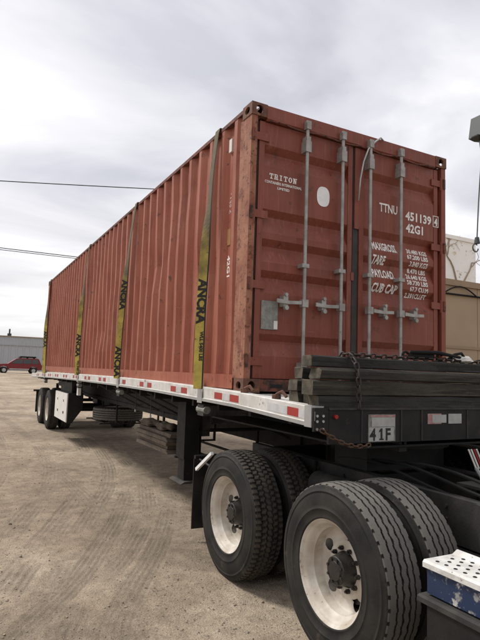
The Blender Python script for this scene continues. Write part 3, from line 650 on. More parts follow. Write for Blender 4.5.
# ------------------------------------------------------------------ flatbed trailer
TC = 1.219
RY = [-1.13, 0.0, 2.0, 4.0, 7.0, 10.0, 12.2, 14.0]; RZ = [1.468, 1.515, 1.540, 1.545, 1.53, 1.50, 1.465, 1.425]
def rz(y): return float(np.interp(y, RY, RZ))
def trailer():
    r = thing('flatbed_trailer', (TC, 6.4, 0), 'white railed flatbed trailer with black frame carrying the red container', 'trailer')
    ys = np.concatenate([np.linspace(-1.13, 0, 6), np.linspace(.5, 14, 28)])
    for s, name in ((-1, 'side_rail'), (1, 'side_rail')):
        m = MB(); rows = []
        X_ = lambda a: TC+s*(1.219+a)
        for y in ys:
            t = rz(y)
            rows.append([m.bm.verts.new((X_(a), y, t+b)) for a, b in ((.0, -.01), (.0, .0), (.082, .0), (.086, -.006), (.086, -.100), (.094, -.105), (.094, -.118), (.070, -.126), (.02, -.126), (.0, -.13))])
        for i in range(len(rows)-1):
            for k in range(10): m.face([rows[i][k], rows[i][(k+1) % 10], rows[i+1][(k+1) % 10], rows[i+1][k]])
        m.face(rows[0]); m.face(rows[-1][::-1])
        m.build(name, 'rail_white', r)
        # dark rub lip under the rail
        m = MB(); rows = []
        for y in ys:
            t = rz(y); rows.append([m.bm.verts.new((X_(a), y, t+b)) for a, b in ((.098, -.104), (.098, -.130), (.03, -.138), (.03, -.129), (.0965, -.1215))])
        for i in range(len(rows)-1):
            for k in range(5): m.face([rows[i][k], rows[i][(k+1) % 5], rows[i+1][(k+1) % 5], rows[i+1][k]])
        m.build('rub_rail', 'alu', r)
    # deck planks, running the length of the trailer
    wpl = 2.436/12
    for k in range(12):
        a = .001+k*wpl+.003; b = .001+(k+1)*wpl-.003
        m = MB(); rows = []
        for y in (-1.10, 0.0, 12.2, 13.97):
            t = min(1.494, rz(y)-.012); rows.append([m.bm.verts.new(q) for q in ((a, y, t), (b, y, t), (b, y, t-.04), (a, y, t-.04))])
        for i in range(3):
            for q in range(4): m.face([rows[i][q], rows[i][(q+1) % 4], rows[i+1][(q+1) % 4], rows[i+1][q]])
        m.face(rows[0]); m.face(rows[-1][::-1]); m.build('deck_plank', 'deck', r)
    # reflective tape on the visible rail
    for s in (-1, 1):
        xo = TC+s*(1.219+.0865)
        y = -1.0
        for k in range(13):
            yc = 0.15+1.13*(k-1)
            for (a, b, mt) in ((-.235, -.075, 'tape_red'), (-.073, .073, 'tape_silver'), (.075, .235, 'tape_red')):
                if k == 0: a, b, mt = {-.235: (-.21, -.02, 'tape_silver'), -.073: (-.018, .12, 'tape_red'), .075: (.122, .40, 'tape_silver')}[a]; 
                ya, yb = yc+a, yc+b
                if k == 0: ya, yb = yc+a+.03, yc+b+.03
                za, zb = rz(ya), rz(yb)
                m = MB(); v = [m.bm.verts.new(q) for q in ((xo, ya, za-.088), (xo, yb, zb-.088), (xo, yb, zb-.030), (xo, ya, za-.030), (xo+s*.0015, ya, za-.088), (xo+s*.0015, yb, zb-.088), (xo+s*.0015, yb, zb-.030), (xo+s*.0015, ya, za-.030))]
                for q in ((0, 1, 2, 3), (4, 7, 6, 5), (0, 4, 5, 1), (1, 5, 6, 2), (2, 6, 7, 3), (3, 7, 4, 0)): m.face([v[i] for i in q])
                m.build('reflective_tape', mt, r)
    # corner castings of the nose and the front plate
    for s in (-1, 1):
        x = TC+s*1.27
        MB().box(x-.05, x+.05, -1.137, -1.06, 1.335, 1.472).build('nose_corner', 'alu', r, bevel=.008, seg=2)
    MB().box(.026, 2*TC-.026, -1.160, -1.138, 1.225, 1.448).build('front_plate', 'chassis', r, bevel=.004)
    MB().box(.026, 2*TC-.026, -1.168, -1.105, 1.449, 1.462).build('plate_cap', 'chassis_dust', r, bevel=.003)
    MB().box(-.092, .025, -1.158, -1.139, 1.310, 1.462).build('gusset', 'chassis', r, bevel=.004)
    for xx in (-.070, -.022):
        for zz in (1.345, 1.395, 1.43):
            MB().tube([(xx, -1.1585, zz-.02), (xx, -1.166, zz-.02)], .009, 8).build('rivet', 'alu', r)
    for xx in (.30, .66, .86, 1.34, 1.7): MB().box(xx-.006, xx+.006, -1.166, -1.1605, 1.23, 1.447).build('plate_seam', 'chassis_dust', r)
    MB().tube([(.075, -1.1605, 1.405), (.075, -1.178, 1.405)], .014, 12).build('marker_lamp', 'lens', r)
    # licence plate
    lp = MB().box(.355, .60, -1.1665, -1.1610, 1.232, 1.418).build('licence_plate', 'plate_grey', r, bevel=.003)
    rp = lambda: r.matrix_world.translation
    def on_plate(name, bm, mt, x, z):
        me = bpy.data.meshes.new(name)
        for v in bm.verts: v.co = Vector((x+v.co.x, -1.1680, z+v.co.y))-rp()
        bm.to_mesh(me); bm.free(); me.materials.append(M[mt]); o = link(name, me, lp); return o
    sub('red_band', MB().box(.375, .597, -1.1685, -1.1666, 1.400, 1.414), 'plate_pink', lp, r)
    sub('faded_sticker', MB().box(.385, .595, -1.1680, -1.1667, 1.335, 1.398), 'plate_faded', lp, r)
    sub('number_field', MB().box(.360, .585, -1.1678, -1.1667, 1.236, 1.330), 'plate_faded', lp, r)
    on_plate('lettering', text_bm('4', .112, .004, .95), 'black_print', .368, 1.243); on_plate('lettering', text_bm('F', .112, .004, .95), 'black_print', .505, 1.243)
    sub('numeral', MB().prism([(.452, 1.243), (.490, 1.243), (.490, 1.253), (.479, 1.253), (.479, 1.323), (.466, 1.323), (.450, 1.307), (.450, 1.296), (.463, 1.304), (.463, 1.253), (.452, 1.253)], 'y', -1.1695, -1.1680), 'black_print', lp, r)
    MB().box(.92, 1.06, -1.1640, -1.1605, 1.345, 1.420).build('reflector', 'plate_pink', r)
    MB().box(.965, 1.11, -1.1655, -1.1642, 1.353, 1.412).build('reflector', 'plate_faded', r)
    MB().box(1.135, 1.275, -1.1645, -1.1605, 1.345, 1.418).build('reflector', 'plate_faded', r)
    # main beams, cross members, nose underside
    for s in (-1, 1):
        x = TC+s*.48
        top = 1.455; prof = [(-1.1, 1.18), (1.3, 1.18), (2.6, .98), (9.6, .98), (10.6, 1.05), (13.9, 1.10), (13.9, 1.395), (12.2, 1.43), (0, top-.02), (-1.1, 1.40)]
        MB().prism(prof, 'x', x-.012, x+.012).build('main_beam', 'chassis', r)
        m = MB(); path = prof[:6]
        m.tube([(x, a, b) for a, b in path], .05, 4); m.build('beam_flange', 'chassis', r)
    MB().box(.30, 2*TC-.30, -1.12, 1.25, 1.182, 1.196).build('coupler_plate', 'chassis', r)
    for y in np.arange(-.7, 13.9, .61):
        MB().box(.02, 2*TC-.02, y-.02, y+.02, 1.315 if y < 12 else 1.28, 1.402 if y < 11 else 1.37).build('cross_member', 'chassis', r)
    for y in (2.62, 3.35, 4.3, 5.3):
        MB().tube([(.015, y, 1.375), (.72, y-.1, 1.03)], .013, 6).build('outrigger_rod', 'chassis_dust', r)
    for y, z0 in ((2.5, 1.10), (3.15, 1.12)):
        m = MB(); m.tube([(.03, y, 1.37), (.028, y, z0)], .006, 6); m.build('hanging_cord', 'chassis_dust', r)
        m = MB(); m.tube([(.028, y, z0), (.028, y, z0-.03)], .012, 8); m.build('cord_end', 'alu', r)
    MB().box(.0, .06, 7.0, 7.12, 1.10, 1.372).build('stake_pocket', 'white_dirty', r, bevel=.006)
    # landing legs, raised
    for s in (-1, 1):
        x = TC+s*.83
        lg = MB().box(x-.09, x+.09, 2.0, 2.26, .62, 1.40).build('landing_leg', 'chassis', r, bevel=.012)
        sub('inner_leg', MB().box(x-.07, x+.07, 2.03, 2.23, .37, .62), 'chassis', lg, r)
        sub('foot', MB().prism([(x-.14, .345), (x+.14, .345), (x+.09, .369), (x-.09, .369)], 'y', 1.94, 2.34), 'chassis_dust', lg, r)
        sub('gear_box', MB().box(x-s*.20-.05, x-s*.20+.05, 2.03, 2.2, .88, 1.12), 'chassis_dust', lg, r)
        MB().tube([(x, 2.06, .72), (TC+s*.48, 3.0, 1.0)], .022, 8).build('leg_brace', 'chassis', r)
    MB().tube([(.3, 2.05, .95), (2*TC-.3, 2.05, .95)], .022, 8).build('cross_shaft', 'chassis', r)
    # rear axles
    for k, y in enumerate((11.2, 12.68)):
        wheel(r, .02, y, TY_LUG, spin=.3+k, z=RT-.006); wheel(r, .355, y, TY_LUG, hub=False, spin=.9, z=RT-.006)
        wheel(r, 2*TC-.02, y, TY_LUG, True, spin=.1, z=RT-.006); wheel(r, 2*TC-.355, y, TY_LUG, True, hub=False, spin=.6, z=RT-.006)
        MB().tube([(.1, y, RT), (2*TC-.1, y, RT)], .065, 12).build('axle', 'chassis', r, smooth=40)
        for s in (-1, 1): MB().box(TC+s*.48-.06, TC+s*.48+.06, y-.3, y+.3, RT+.06, 1.06).build('suspension_hanger', 'chassis', r, bevel=.02)
    for a, b in ((.03, .63), (2*TC-.63, 2*TC-.03)): MB().box(a, b, 13.55, 13.565, .25, .90).build('mud_flap', 'rubber', r)
    MB().tube([(-.06, 13.5, .905), (2*TC+.06, 13.5, .905)], .028, 8).build('flap_hanger', 'chassis', r)
    MB().box(.3, 2*TC-.3, 13.85, 13.95, .55, .65).build('rear_bumper', 'chassis', r, bevel=.01)
    for x in (.7, 1.74): MB().box(x-.04, x+.04, 13.86, 13.94, .65, 1.12).build('bumper_post', 'chassis', r)
    # tool box under the deck
    tb = MB().prism([(.02, .44), (.02, 1.09), (.34, 1.09), (.34, .75), (.12, .44)], 'y', 8.1, 9.7).build('tool_box', 'chassis', r, bevel=.01)
    tag(tb, 'white doored tool box under the deck')
    d = MB().box(-.004, .018, 8.12, 9.68, .46, 1.075); sub('door', d, 'white_dirty', tb, r, bevel=.006)
    for y in (8.45, 9.2): sub('latch', MB().box(-.010, -.0045, y, y+.10, .62, .67), 'chassis', tb, r)
    for y in (8.5, 9.3): sub('handle', MB().box(-.010, -.0045, y, y+.05, .88, .93), 'chassis_dust', tb, r)
    for x in (.1, .3): sub('bracket', MB().box(x, x+.03, 8.2, 9.6, 1.091, 1.32), 'chassis', tb, r)
    MB().box(2.0, 2.40, 1.2, 5.2, .62, 1.30).build('blocker_box', 'chassis', r, bevel=.02)  # made-up far side box that hides sunlit ground under the deck
    # racks for the spare tyre and the loose boards
    for y0, y1 in ((6.65, 7.85), (2.5, 3.9)):
        for yy in (y0, y1):
            m = MB(); m.box(.38, 1.6, yy-.02, yy+.02, .56, .585); m.box(.70, .73, yy-.02, yy+.02, .585, 1.02); m.box(1.57, 1.6, yy-.02, yy+.02, .585, 1.33); m.build('rack_frame', 'chassis', r)
        for xx in (.5, .8, 1.3): MB().box(xx-.02, xx+.02, y0+.021, y1-.021, .56, .584).build('rack_bar', 'chassis', r)
    # strap winches under the rail
    for y in (0.69, 3.67, 6.63, 11.1):
        t = rz(y)
        wn = MB().box(-.085, -.02, y-.07, y+.07, t-.27, t-.165).build('strap_winch', 'chassis_dust', r, bevel=.01)
        sub('drum', MB().tube([(-.055, y-.09, t-.215), (-.055, y+.1, t-.215)], .036, 12), 'plate_grey', wn, r)
        MB().box(-.1005, -.0985, y-.055, y+.055, t-.15, t-.02).build('strap_guide', 'alu', r)
        MB().tube([(-.055, y+.1, t+.01), (-.055, y+.14, t+.06)], [.03, .04], 8).build('strap_hook', 'alu', r)
    # twist-lock lumps on the deck edge
    for y in (-.12, -.62):
        z = rz(y); m = MB(); m.tube([(-.05, y, z+.002), (-.05, y, z+.03)], .035, 8); m.tube([(-.05, y, z+.03), (-.03, y-.05, z+.055), (-.02, y-.09, z+.02)], .014, 6)
        m.build('tie_down_ring', 'cast_rust', r)
trailer()

# ------------------------------------------------------------------ shipping container
ZB = 1.505; H = 2.591; Wd = 2.438; LN = 12.192; ZT = ZB+H
REC = [(3.74, 3.545), (3.145, 2.93), (2.872, 2.665), (2.586, 2.385), (2.02, 1.825)]   # recessed bands of the doors (top, bottom)
DY, DD = .030, .045
def door_y(z):
    for a, b in REC:
        if b < z < a:
            h = min((a-z)/.060, (z-b)/.115, 1.0); return DY+DD*h
    return DY
def zbreaks():
    s = []
    for a, b in REC: s += [a, a-.060, b+.115, b]
    return s
def drape(bm, x0, z0, yoff=.003, sx=1):
    """lays flat lettering (x right, y up) on the door surface"""
    for v in bm.verts: v.co = Vector((x0+v.co.x*sx, 0, z0+v.co.y))
    for z in zbreaks():
        bmesh.ops.bisect_plane(bm, geom=bm.verts[:]+bm.edges[:]+bm.faces[:], plane_co=(0, 0, z), plane_no=(0, 0, 1))
    for v in bm.verts: v.co.y = door_y(v.co.z)-yoff
def container():
    r = thing('shipping_container', (1.219, 6.0, ZB), 'long faded red corrugated shipping container with white lettering on its doors', 'container')
    org = r.matrix_world.translation.copy()
    # corner castings with their slots
    def casting(x, y, z, sx, sy):
        m = MB()
        a, b, c, t = .162, .178, .118, .022
        # hollow block: plates with oval holes approximated by frames of bars
        def P(u, v, w_): return (x+sx*u, y+sy*v, z+w_)
        def plate(fn, L1, L2, h1, h2):
            n = 20; outer = []; inner = []
            for k in range(n):
                an = 2*math.pi*(k+.5)/n; ca, sa = math.cos(an), math.sin(an)
                q = max(abs(ca), abs(sa)); outer.append((L1/2+ca/q*L1/2, L2/2+sa/q*L2/2)); inner.append((L1/2+ca*h1, L2/2+sa*h2))
            for d0 in (0,):
                A = [m.bm.verts.new(fn(u, v, 0)) for u, v in outer]; B = [m.bm.verts.new(fn(u, v, 0)) for u, v in inner]
                D = [m.bm.verts.new(fn(u, v, t)) for u, v in inner]
                for k in range(n):
                    k2 = (k+1) % n; m.face([A[k], A[k2], B[k2], B[k]]); m.face([B[k], B[k2], D[k2], D[k]])
        plate(lambda u, v, d: P(u, d, v), a, c, .036, .040)         # end face
        plate(lambda u, v, d: P(d, u, v), b, c, .045, .034)         # side face
        plate(lambda u, v, d: P(u, v, c-d), a, b, .034, .055)       # top
        plate(lambda u, v, d: P(u, v, d), a, b, .034, .055)         # bottom
        m.face([m.bm.verts.new(P(a, v, w_)) for v, w_ in ((0, 0), (b, 0), (b, c), (0, c))])
        m.face([m.bm.verts.new(P(u, b, w_)) for u, w_ in ((0, 0), (a, 0), (a, c), (0, c))])
        bmesh.ops.remove_doubles(m.bm, verts=m.bm.verts, dist=.0005)
        m.build('corner_casting', 'cast_rust', r)
    for z in (ZB, ZT-.118):
        casting(-.006, -.006, z, 1, 1); casting(Wd+.006, -.006, z, -1, 1); casting(-.006, LN+.006, z, 1, -1); casting(Wd+.006, LN+.006, z, -1, -1)
    # corner posts
    def post(x, sx, y, sy, mt):
        m = MB(); pts = [(0, .004), (.062, .004), (.062, .055), (.095, .055), (.095, .075), (.05, .075), (.05, .19), (.022, .215), (0, .215)]
        m.prism([(x+sx*p, y+sy*q) for p, q in pts], 'z', ZB+.119, ZT-.119); return m.build('corner_post', mt, r, bevel=.003)
    tag(post(0, 1, 0, 1, 'post_rust'), 'rust-orange corner post beside the doors')
    post(Wd, -1, 0, 1, 'red_shaded'); post(0, 1, LN, -1, 'red'); post(Wd, -1, LN, -1, 'red')
    # corrugated sides
    ys = [.205]; xs = [.046]; p = .283; y = .325
    prof = []
    while y+p*.27 < LN-.2:
        prof += [(y-.030-.066, .056), (y-.030, .006), (y+.030, .006), (y+.030+.066, .056)]; y += p
    prof = [(.19, .056)]+prof+[(LN-.19, .056)]
    zz = [ZB+.150, 1.95, 2.3, 2.65, 3.0, 3.35, 3.7, ZT-.042]
    for s in (0, 1):
        m = MB(); grid = []
        rr = np.random.default_rng(3+s)
        for z in zz:
            row = []
            for k, (yy, x) in enumerate(prof):
                dent = .010*math.sin(yy*1.3+z*2.1)*math.sin(yy*.57-z*1.1+1)+.006*math.sin(yy*3.1+z*4.0)
                dent += .03*math.exp(-((yy-1.0)**2/.05+(z-2.55)**2/.1))+.035*math.exp(-((yy-5.3)**2/.2+(z-2.3)**2/.12))+.03*math.exp(-((yy-2.5)**2/.06+(z-3.0)**2/.05))
                if z in (zz[0], zz[-1]): dent = 0
                dent = max(dent, -.006)
                X_ = x+dent; row.append(m.bm.verts.new((X_ if s == 0 else Wd-X_, yy, z)))
            grid.append(row)
        for i in range(len(zz)-1):
            for k in range(len(prof)-1): m.face([grid[i][k], grid[i][k+1], grid[i+1][k+1], grid[i+1][k]])
        m.build('side_panel', 'red', r)
        X0, X1 = (.002, .066) if s == 0 else (Wd-.066, Wd-.002)
        MB().box(X0, X1, .179, LN-.179, ZT-.042, ZT-.006).build('top_rail', 'rust_and_shade', r, bevel=.006)  # shade along the top edge painted in as a darker colour
        xo, xi = (.0, .05) if s == 0 else (Wd, Wd-.05)
        q = 1 if s == 0 else -1
        MB().prism([(xo, ZB+.022), (xo+q*.010, ZB+.022), (xo+q*.010, ZB+.138), (xo+q*.058, ZB+.138), (xo+q*.058, ZB+.149), (xo, ZB+.149)], 'y', .217, LN-.217).build('bottom_rail', 'red', r)
    # roof and front end
    m = MB(); pr = []; y = .3
    pr = [(.18, ZT-.03)]
    while y < LN-.3: pr += [(y, ZT-.03), (y+.03, ZT-.012), (y+.10, ZT-.012), (y+.13, ZT-.03)]; y += .26
    pr += [(LN-.18, ZT-.03), (LN-.18, ZT-.034), (.18, ZT-.034)]
    m.prism(pr, 'x', .067, Wd-.067); m.build('roof_panel', 'red', r)
    m = MB(); pr = []; x = .15
    while x < Wd-.3: pr += [(x, LN-.05), (x+.07, LN-.05), (x+.12, LN-.012), (x+.19, LN-.012)]; x += .24
    pr += [(Wd-.15, LN-.05), (Wd-.15, LN-.06), (.15, LN-.06)]
    m.prism(pr, 'z', ZB+.12, ZT-.06); m.build('front_wall', 'red', r)
    for z0, z1 in ((ZB+.002, ZB+.12), (ZT-.11, ZT-.004)): MB().box(.163, Wd-.163, LN-.06, LN-.004, z0, z1).build('end_rail', 'red', r)
    MB().box(.05, Wd-.05, .22, LN-.06, ZB+.10, ZB+.135).build('floor', 'board', r)
    for yy in np.arange(.5, 12, .6): MB().box(.051, Wd-.051, yy-.02, yy+.02, ZB+.012, ZB+.099).build('floor_beam', 'chassis', r)
    # door frame: header and sill
    MB().prism([(-.002, ZT-.004), (-.002, ZT-.125), (.012, ZT-.140), (.09, ZT-.140), (.09, ZT-.004)], 'x', .157, Wd-.157).build('door_header', 'red_shaded', r, bevel=.005)
    MB().box(.157, Wd-.157, .0895, .10, ZT-.18, ZT-.141).build('header_seal', 'gasket', r)
    sill = MB().box(.157, Wd-.157, .002, .09, ZB+.012, ZB+.116).build('door_sill', 'rust_and_shade', r, bevel=.006)
    for x in (.27, .47, 1.7, 1.95): sub('pocket', MB().box(x, x+.12, -.002, .0018, ZB+.045, ZB+.075), 'hole', sill, r)
    # wall behind the door gap so nothing shows through
    MB().box(.09, Wd-.09, .105, .112, ZB+.117, ZT-.141).build('door_backing', 'gasket', r)
    def bar_set(dr, x, hdir):
        """a locking bar with cams, guides and its handle"""
        b = MB(); b.tube([(x, -.030, ZB+.10), (x, -.030, ZT-.075)], .0165, 12)
        sub('locking_bar', b, 'galv', dr, r, smooth=40)
        for z, sg in ((ZB+.205, 1), (ZT-.36, 1)):
            m = MB()
            if z > 3: m.box(x-.030, x+.030, -.056, DY-.001, z, z+.105); m.box(x-.022, x+.022, -.052, DY-.003, z+.106, z+.15)
            else: m.box(x-.030, x+.030, -.054, DY-.001, z-.01, z+.07)
            sub('bar_bracket', m, 'galv', dr, r, bevel=.008)
        for zb_, dz in ((ZT-.14, .08), (ZB+.055, .07)):
            m = MB(); m.box(x-.024, x+.024, -.056, -.004, zb_, zb_+dz); sub('cam_keeper', m, 'galv' if zb_ > 3 else 'rust_and_shade', dr, r, bevel=.012)
        for z in (2.66, 3.18):
            if z > 3 : continue
            m = MB(); m.box(x-.042, x+.034, -.053, DY+.040, z-.018, z+.018); sub('bar_guide', m, 'galv', dr, r, bevel=.005)
        # handle hub on the bar, lever, keeper
        z = 2.315; x1 = x+hdir*.30
        m = MB(); m.box(x-.032, x+.032, -.056, -.006, z-.034, z+.034); sub('handle_hub', m, 'galv', dr, r, bevel=.008)
        m = MB(); lo, hi = sorted((x+hdir*.04, x1)); m.prism([(lo, z-.018), (lo, z+.018), ((lo+hi)/2, z+.008), (hi, z+.016), (hi, z-.014), ((lo+hi)/2, z-.022)], 'y', -.056, -.042); sub('lever', m, 'galv', dr, r, bevel=.003)
        xk = x+hdir*.20
        m = MB(); m.box(xk-.024, xk+.024, -.040, DY-.001, z-.045, z+.05); m.tube([(xk, -.055, z+.062), (xk, -.02, z+.062)], .016, 10); m.tube([(xk+.004, -.055, z-.055), (xk+.004, -.02, z-.055)], .021, 10)
        sub('handle_keeper', m, 'galv', dr, r, bevel=.004)
    def door(x0, x1, hinge_side):
        m = MB(); zs = sorted({ZB+.123, ZT-.147, *zbreaks()}); fr = .055
        xa, xb = x0+fr, x1-fr
        # corrugated panel between the stiles
        A = [m.bm.verts.new((xa, door_y(z), z)) for z in zs]; B = [m.bm.verts.new((xb, door_y(z), z)) for z in zs]
        for i in range(len(zs)-1): m.face([A[i], B[i], B[i+1], A[i+1]])
        Ab = [m.bm.verts.new((xa, .085, z)) for z in (zs[0], zs[-1])]; Bb = [m.bm.verts.new((xb, .085, z)) for z in (zs[0], zs[-1])]
        m.face([Ab[0], Bb[0], Bb[1], Ab[1]])
        for x in (x0, xb): m.box(x, x+fr, DY-.004, .086, zs[0], zs[-1])
        dr = m.build('door', 'red_shaded', r)
        # rubber seal round the leaf
        g = MB()
        for (a, b, c, d) in ((x0-.012, x0-.001, zs[0], zs[-1]), (x1+.001, x1+.012, zs[0], zs[-1])): g.box(a, b, DY+.012, .088, c, d)
        sub('seal', g, 'gasket', dr, r)
        hx = x0 if hinge_side < 0 else x1
        for z in (3.80, 3.085, 2.45, 1.775):
            h = MB(); lo, hi = sorted((hx-hinge_side*.10, hx+hinge_side*.045)); h.box(lo, hi, DY-.016, DY-.0045, z-.035, z+.035)
            h.tube([(hx+hinge_side*.045, DY-.012, z-.07), (hx+hinge_side*.045, DY-.012, z+.07)], .016, 8)
            sub('hinge', h, 'red_shaded', dr, r, bevel=.002)
            h = MB(); lo, hi = sorted((hx+hinge_side*.062, hx+hinge_side*.09)); h.box(lo, hi, -.006, .004, z-.055, z+.055); sub('hinge_lug', h, 'rust_and_shade', dr, r)
        return dr
    dl = door(.098, 1.165, -1); drr = door(1.255, 2.340, 1)
    # meeting strip between the leaves
    MB().box(1.178, 1.242, DY+.004, .088, ZB+.123, ZT-.147).build('meeting_seal', 'gasket', r)
    MB().box(1.19, 1.25, DY-.010, DY+.003, 3.12, ZT-.15).build('cover_strip', 'red_shaded', r, bevel=.003)
    MB().box(1.155, 1.19, DY-.010, DY-.0045, 2.60, 2.68).build('stop_plate', 'red_shaded', r, bevel=.002)
    bar_set(dl, .58, -1); bar_set(dl, .998, -1); bar_set(drr, 1.345, 1); bar_set(drr, 1.755, 1)
    # data plate and white spot on the left leaf
    pl = MB().box(.165, .335, DY-.010, DY-.0035, 2.06, 2.315); sub('data_plate', pl, 'plate_grey', dl, r, bevel=.002)
    sub('plate_sticker', MB().box(.295, .334, DY-.0125, DY-.0105, 2.066, 2.14), 'white_dirty', dl, r)
    ov = MB(); n = 40; vs = [ov.bm.verts.new((.814+.074*math.copysign(abs(math.cos(a))**.8, math.cos(a)), DY-.003, 3.372+.097*math.copysign(abs(math.sin(a))**.8, math.sin(a)))) for a in np.linspace(0, 2*math.pi, n, endpoint=False)]
    ov.face(vs); sub('white_patch', ov, 'white', dl, r)
    def lettering(dr, s, x, z, size, width, bold=.002, mt='letter', yoff=.003):
        bm = text_bm(s, size, bold)
        xs_ = [v.co.x for v in bm.verts]; x0_, w0 = min(xs_), max(xs_)-min(xs_)
        for v in bm.verts: v.co.x = (v.co.x-x0_)*width/w0
        drape(bm, x, z, yoff)
        me = bpy.data.meshes.new('lettering')
        for v in bm.verts: v.co -= org
        bm.to_mesh(me); bm.free(); me.materials.append(M[mt]); link('lettering', me, dr)
    # the owner's name in slab-serif capitals, one mesh per letter
    def slab(ch, x, z, w_=.040, h=.050, t=.010, q=.007):
        m = MB(); B_ = lambda a, b, c, d: m.box(x+a, x+b, DY-.0045, DY-.0025, z+c, z+d)
        c0 = w_/2
        if ch == 'T': B_(c0-t/2, c0+t/2, q, h-q); B_(0, w_, h-q, h); B_(c0-.013, c0+.013, 0, q); B_(0, .006, h-.018, h-q); B_(w_-.006, w_, h-.018, h-q)
        if ch == 'I': B_(c0-t/2, c0+t/2, q, h-q); B_(c0-.013, c0+.013, 0, q); B_(c0-.013, c0+.013, h-q, h)
        if ch in 'RN': B_(.004, .004+t, q, h-q); B_(-.002, .018, 0, q); 
        if ch == 'R':
            B_(-.002, .030, h-q, h); B_(.026, .036, h*.55, h-q); B_(.004+t, .032, h*.45, h*.55); B_(.024, .034, q, h*.45); B_(.022, .042, 0, q)
        if ch == 'N':
            B_(-.002, .012, h-q, h); B_(.028, .034, q, h-q); B_(.022, .042, h-q, h)
            m.prism([(x+.006, z+h), (x+.016, z+h), (x+.034, z), (x+.026, z)], 'y', DY-.0043, DY-.0027)
        if ch == 'O':
            n = 20
            for k in range(n):
                a, b = 2*math.pi*k/n, 2*math.pi*(k+1)/n
                P_ = lambda an, rx, rz_: (x+c0+rx*math.cos(an), z+h/2+rz_*math.sin(an))
                m.prism([P_(a, c0, h/2), P_(b, c0, h/2), P_(b, c0-.011, h/2-.007), P_(a, c0-.011, h/2-.007)], 'y', DY-.0045, DY-.0025)
        bmesh.ops.remove_doubles(m.bm, verts=m.bm.verts, dist=.0002)
        sub('letter', m, 'letter', dl, r)
    for k, ch in enumerate('TRITON'): slab(ch, .212+.051*k, 3.432)
    lettering(dl, 'CONTAINERS INTERNATIONAL', .165, 3.388, .034, .40, .0008, 'letter')
    lettering(dl, 'LIMITED', .30, 3.345, .032, .13, .0008, 'letter')
    lettering(drr, 'TTNU', 1.515, 3.355, .125, .245, .003)
    lettering(drr, '451139', 1.872, 3.325, .125, .375, .004)
    lettering(drr, '4', 2.286, 3.325, .115, .05, .004, 'letter', .0075)
    bx = MB()
    for a, b, c, d in ((2.268, 2.352, 3.425, 3.432), (2.268, 2.352, 3.308, 3.315), (2.268, 2.275, 3.3155, 3.4245), (2.345, 2.352, 3.3155, 3.4245)): bx.box(a, b, DY-.0075, DY-.0055, c, d)
    sub('check_digit_box', bx, 'letter', drr, r)
    lettering(drr, '42G1', 1.88, 3.195, .125, .245, .004)
    for s, z, wd in (('MAXGROSS.', 2.955, .33), ('TARE', 2.815, .17), ('PAYLOAD.', 2.675, .30), ('CUB CAP', 2.53, .33)): lettering(drr, s, 1.44, z, .115, wd, .004)
    for s, z, wd in (('30.480 KGS', 2.975, .29), ('67.200 LBS', 2.912, .30), ('3.840 KGS', 2.842, .26), ('8.470 LBS', 2.772, .26), ('26.640 KGS', 2.705, .30), ('58.730 LBS', 2.642, .30), ('67.7 CU.M', 2.575, .26), ('2.391CU.FT', 2.508, .30)):
        lettering(drr, s, 2.20-wd, z, .066, wd, .0018, 'letter')
    # loose cable hanging over the header
    pts = [(1.52, -.02, ZT-.02), (1.47, -.035, ZT-.005), (1.40, -.04, ZT-.06), (1.31, -.035, ZT-.16), (1.255, -.03, ZT-.30), (1.225, -.02, ZT-.48), (1.21, -.012, ZT-.70)]
    MB().tube(pts, .009, 6).build('hanging_cable', 'alu', r, smooth=True)
    pts = [(.18+.13*k, -.012-.006*math.sin(k*2.2), ZT-.150+.012*math.sin(k*1.7)) for k in range(17)]
    MB().tube(pts, .008, 6).build('header_gap_shade', 'rust_and_shade', r, smooth=True)  # dark line standing in for the shadowed gap under the header, with rusty bits
    # marks on the long side, by the doors
    MB().box(.004, .009, .475, .545, 2.88, 3.06).build('ochre_plate', 'ochre', r) if False else None
    m = MB(); m.box(.046, .0545, .445, .515, 2.88, 3.04); m.build('ochre_plate', 'ochre', r, bevel=.003)
    m = MB(); m.box(.030, .054, .455, .51, 3.80, 3.93); m.build('vent_cover', 'white_dirty', r, bevel=.006)
    for s, z, sz, mt in (('TTNU 451139 4', 3.70, .075, 'letter_faint'), ('42G1', 2.78, .10, 'letter')):
        bm = text_bm(s, sz, .003)
        for v in bm.verts: v.co = Vector((.0535, .455+(-v.co.y)*.8+.055, z-v.co.x))-org   # reads downwards
        me = bpy.data.meshes.new('lettering'); bm.to_mesh(me); bm.free(); me.materials.append(M[mt]); link('lettering', me, r)
container()

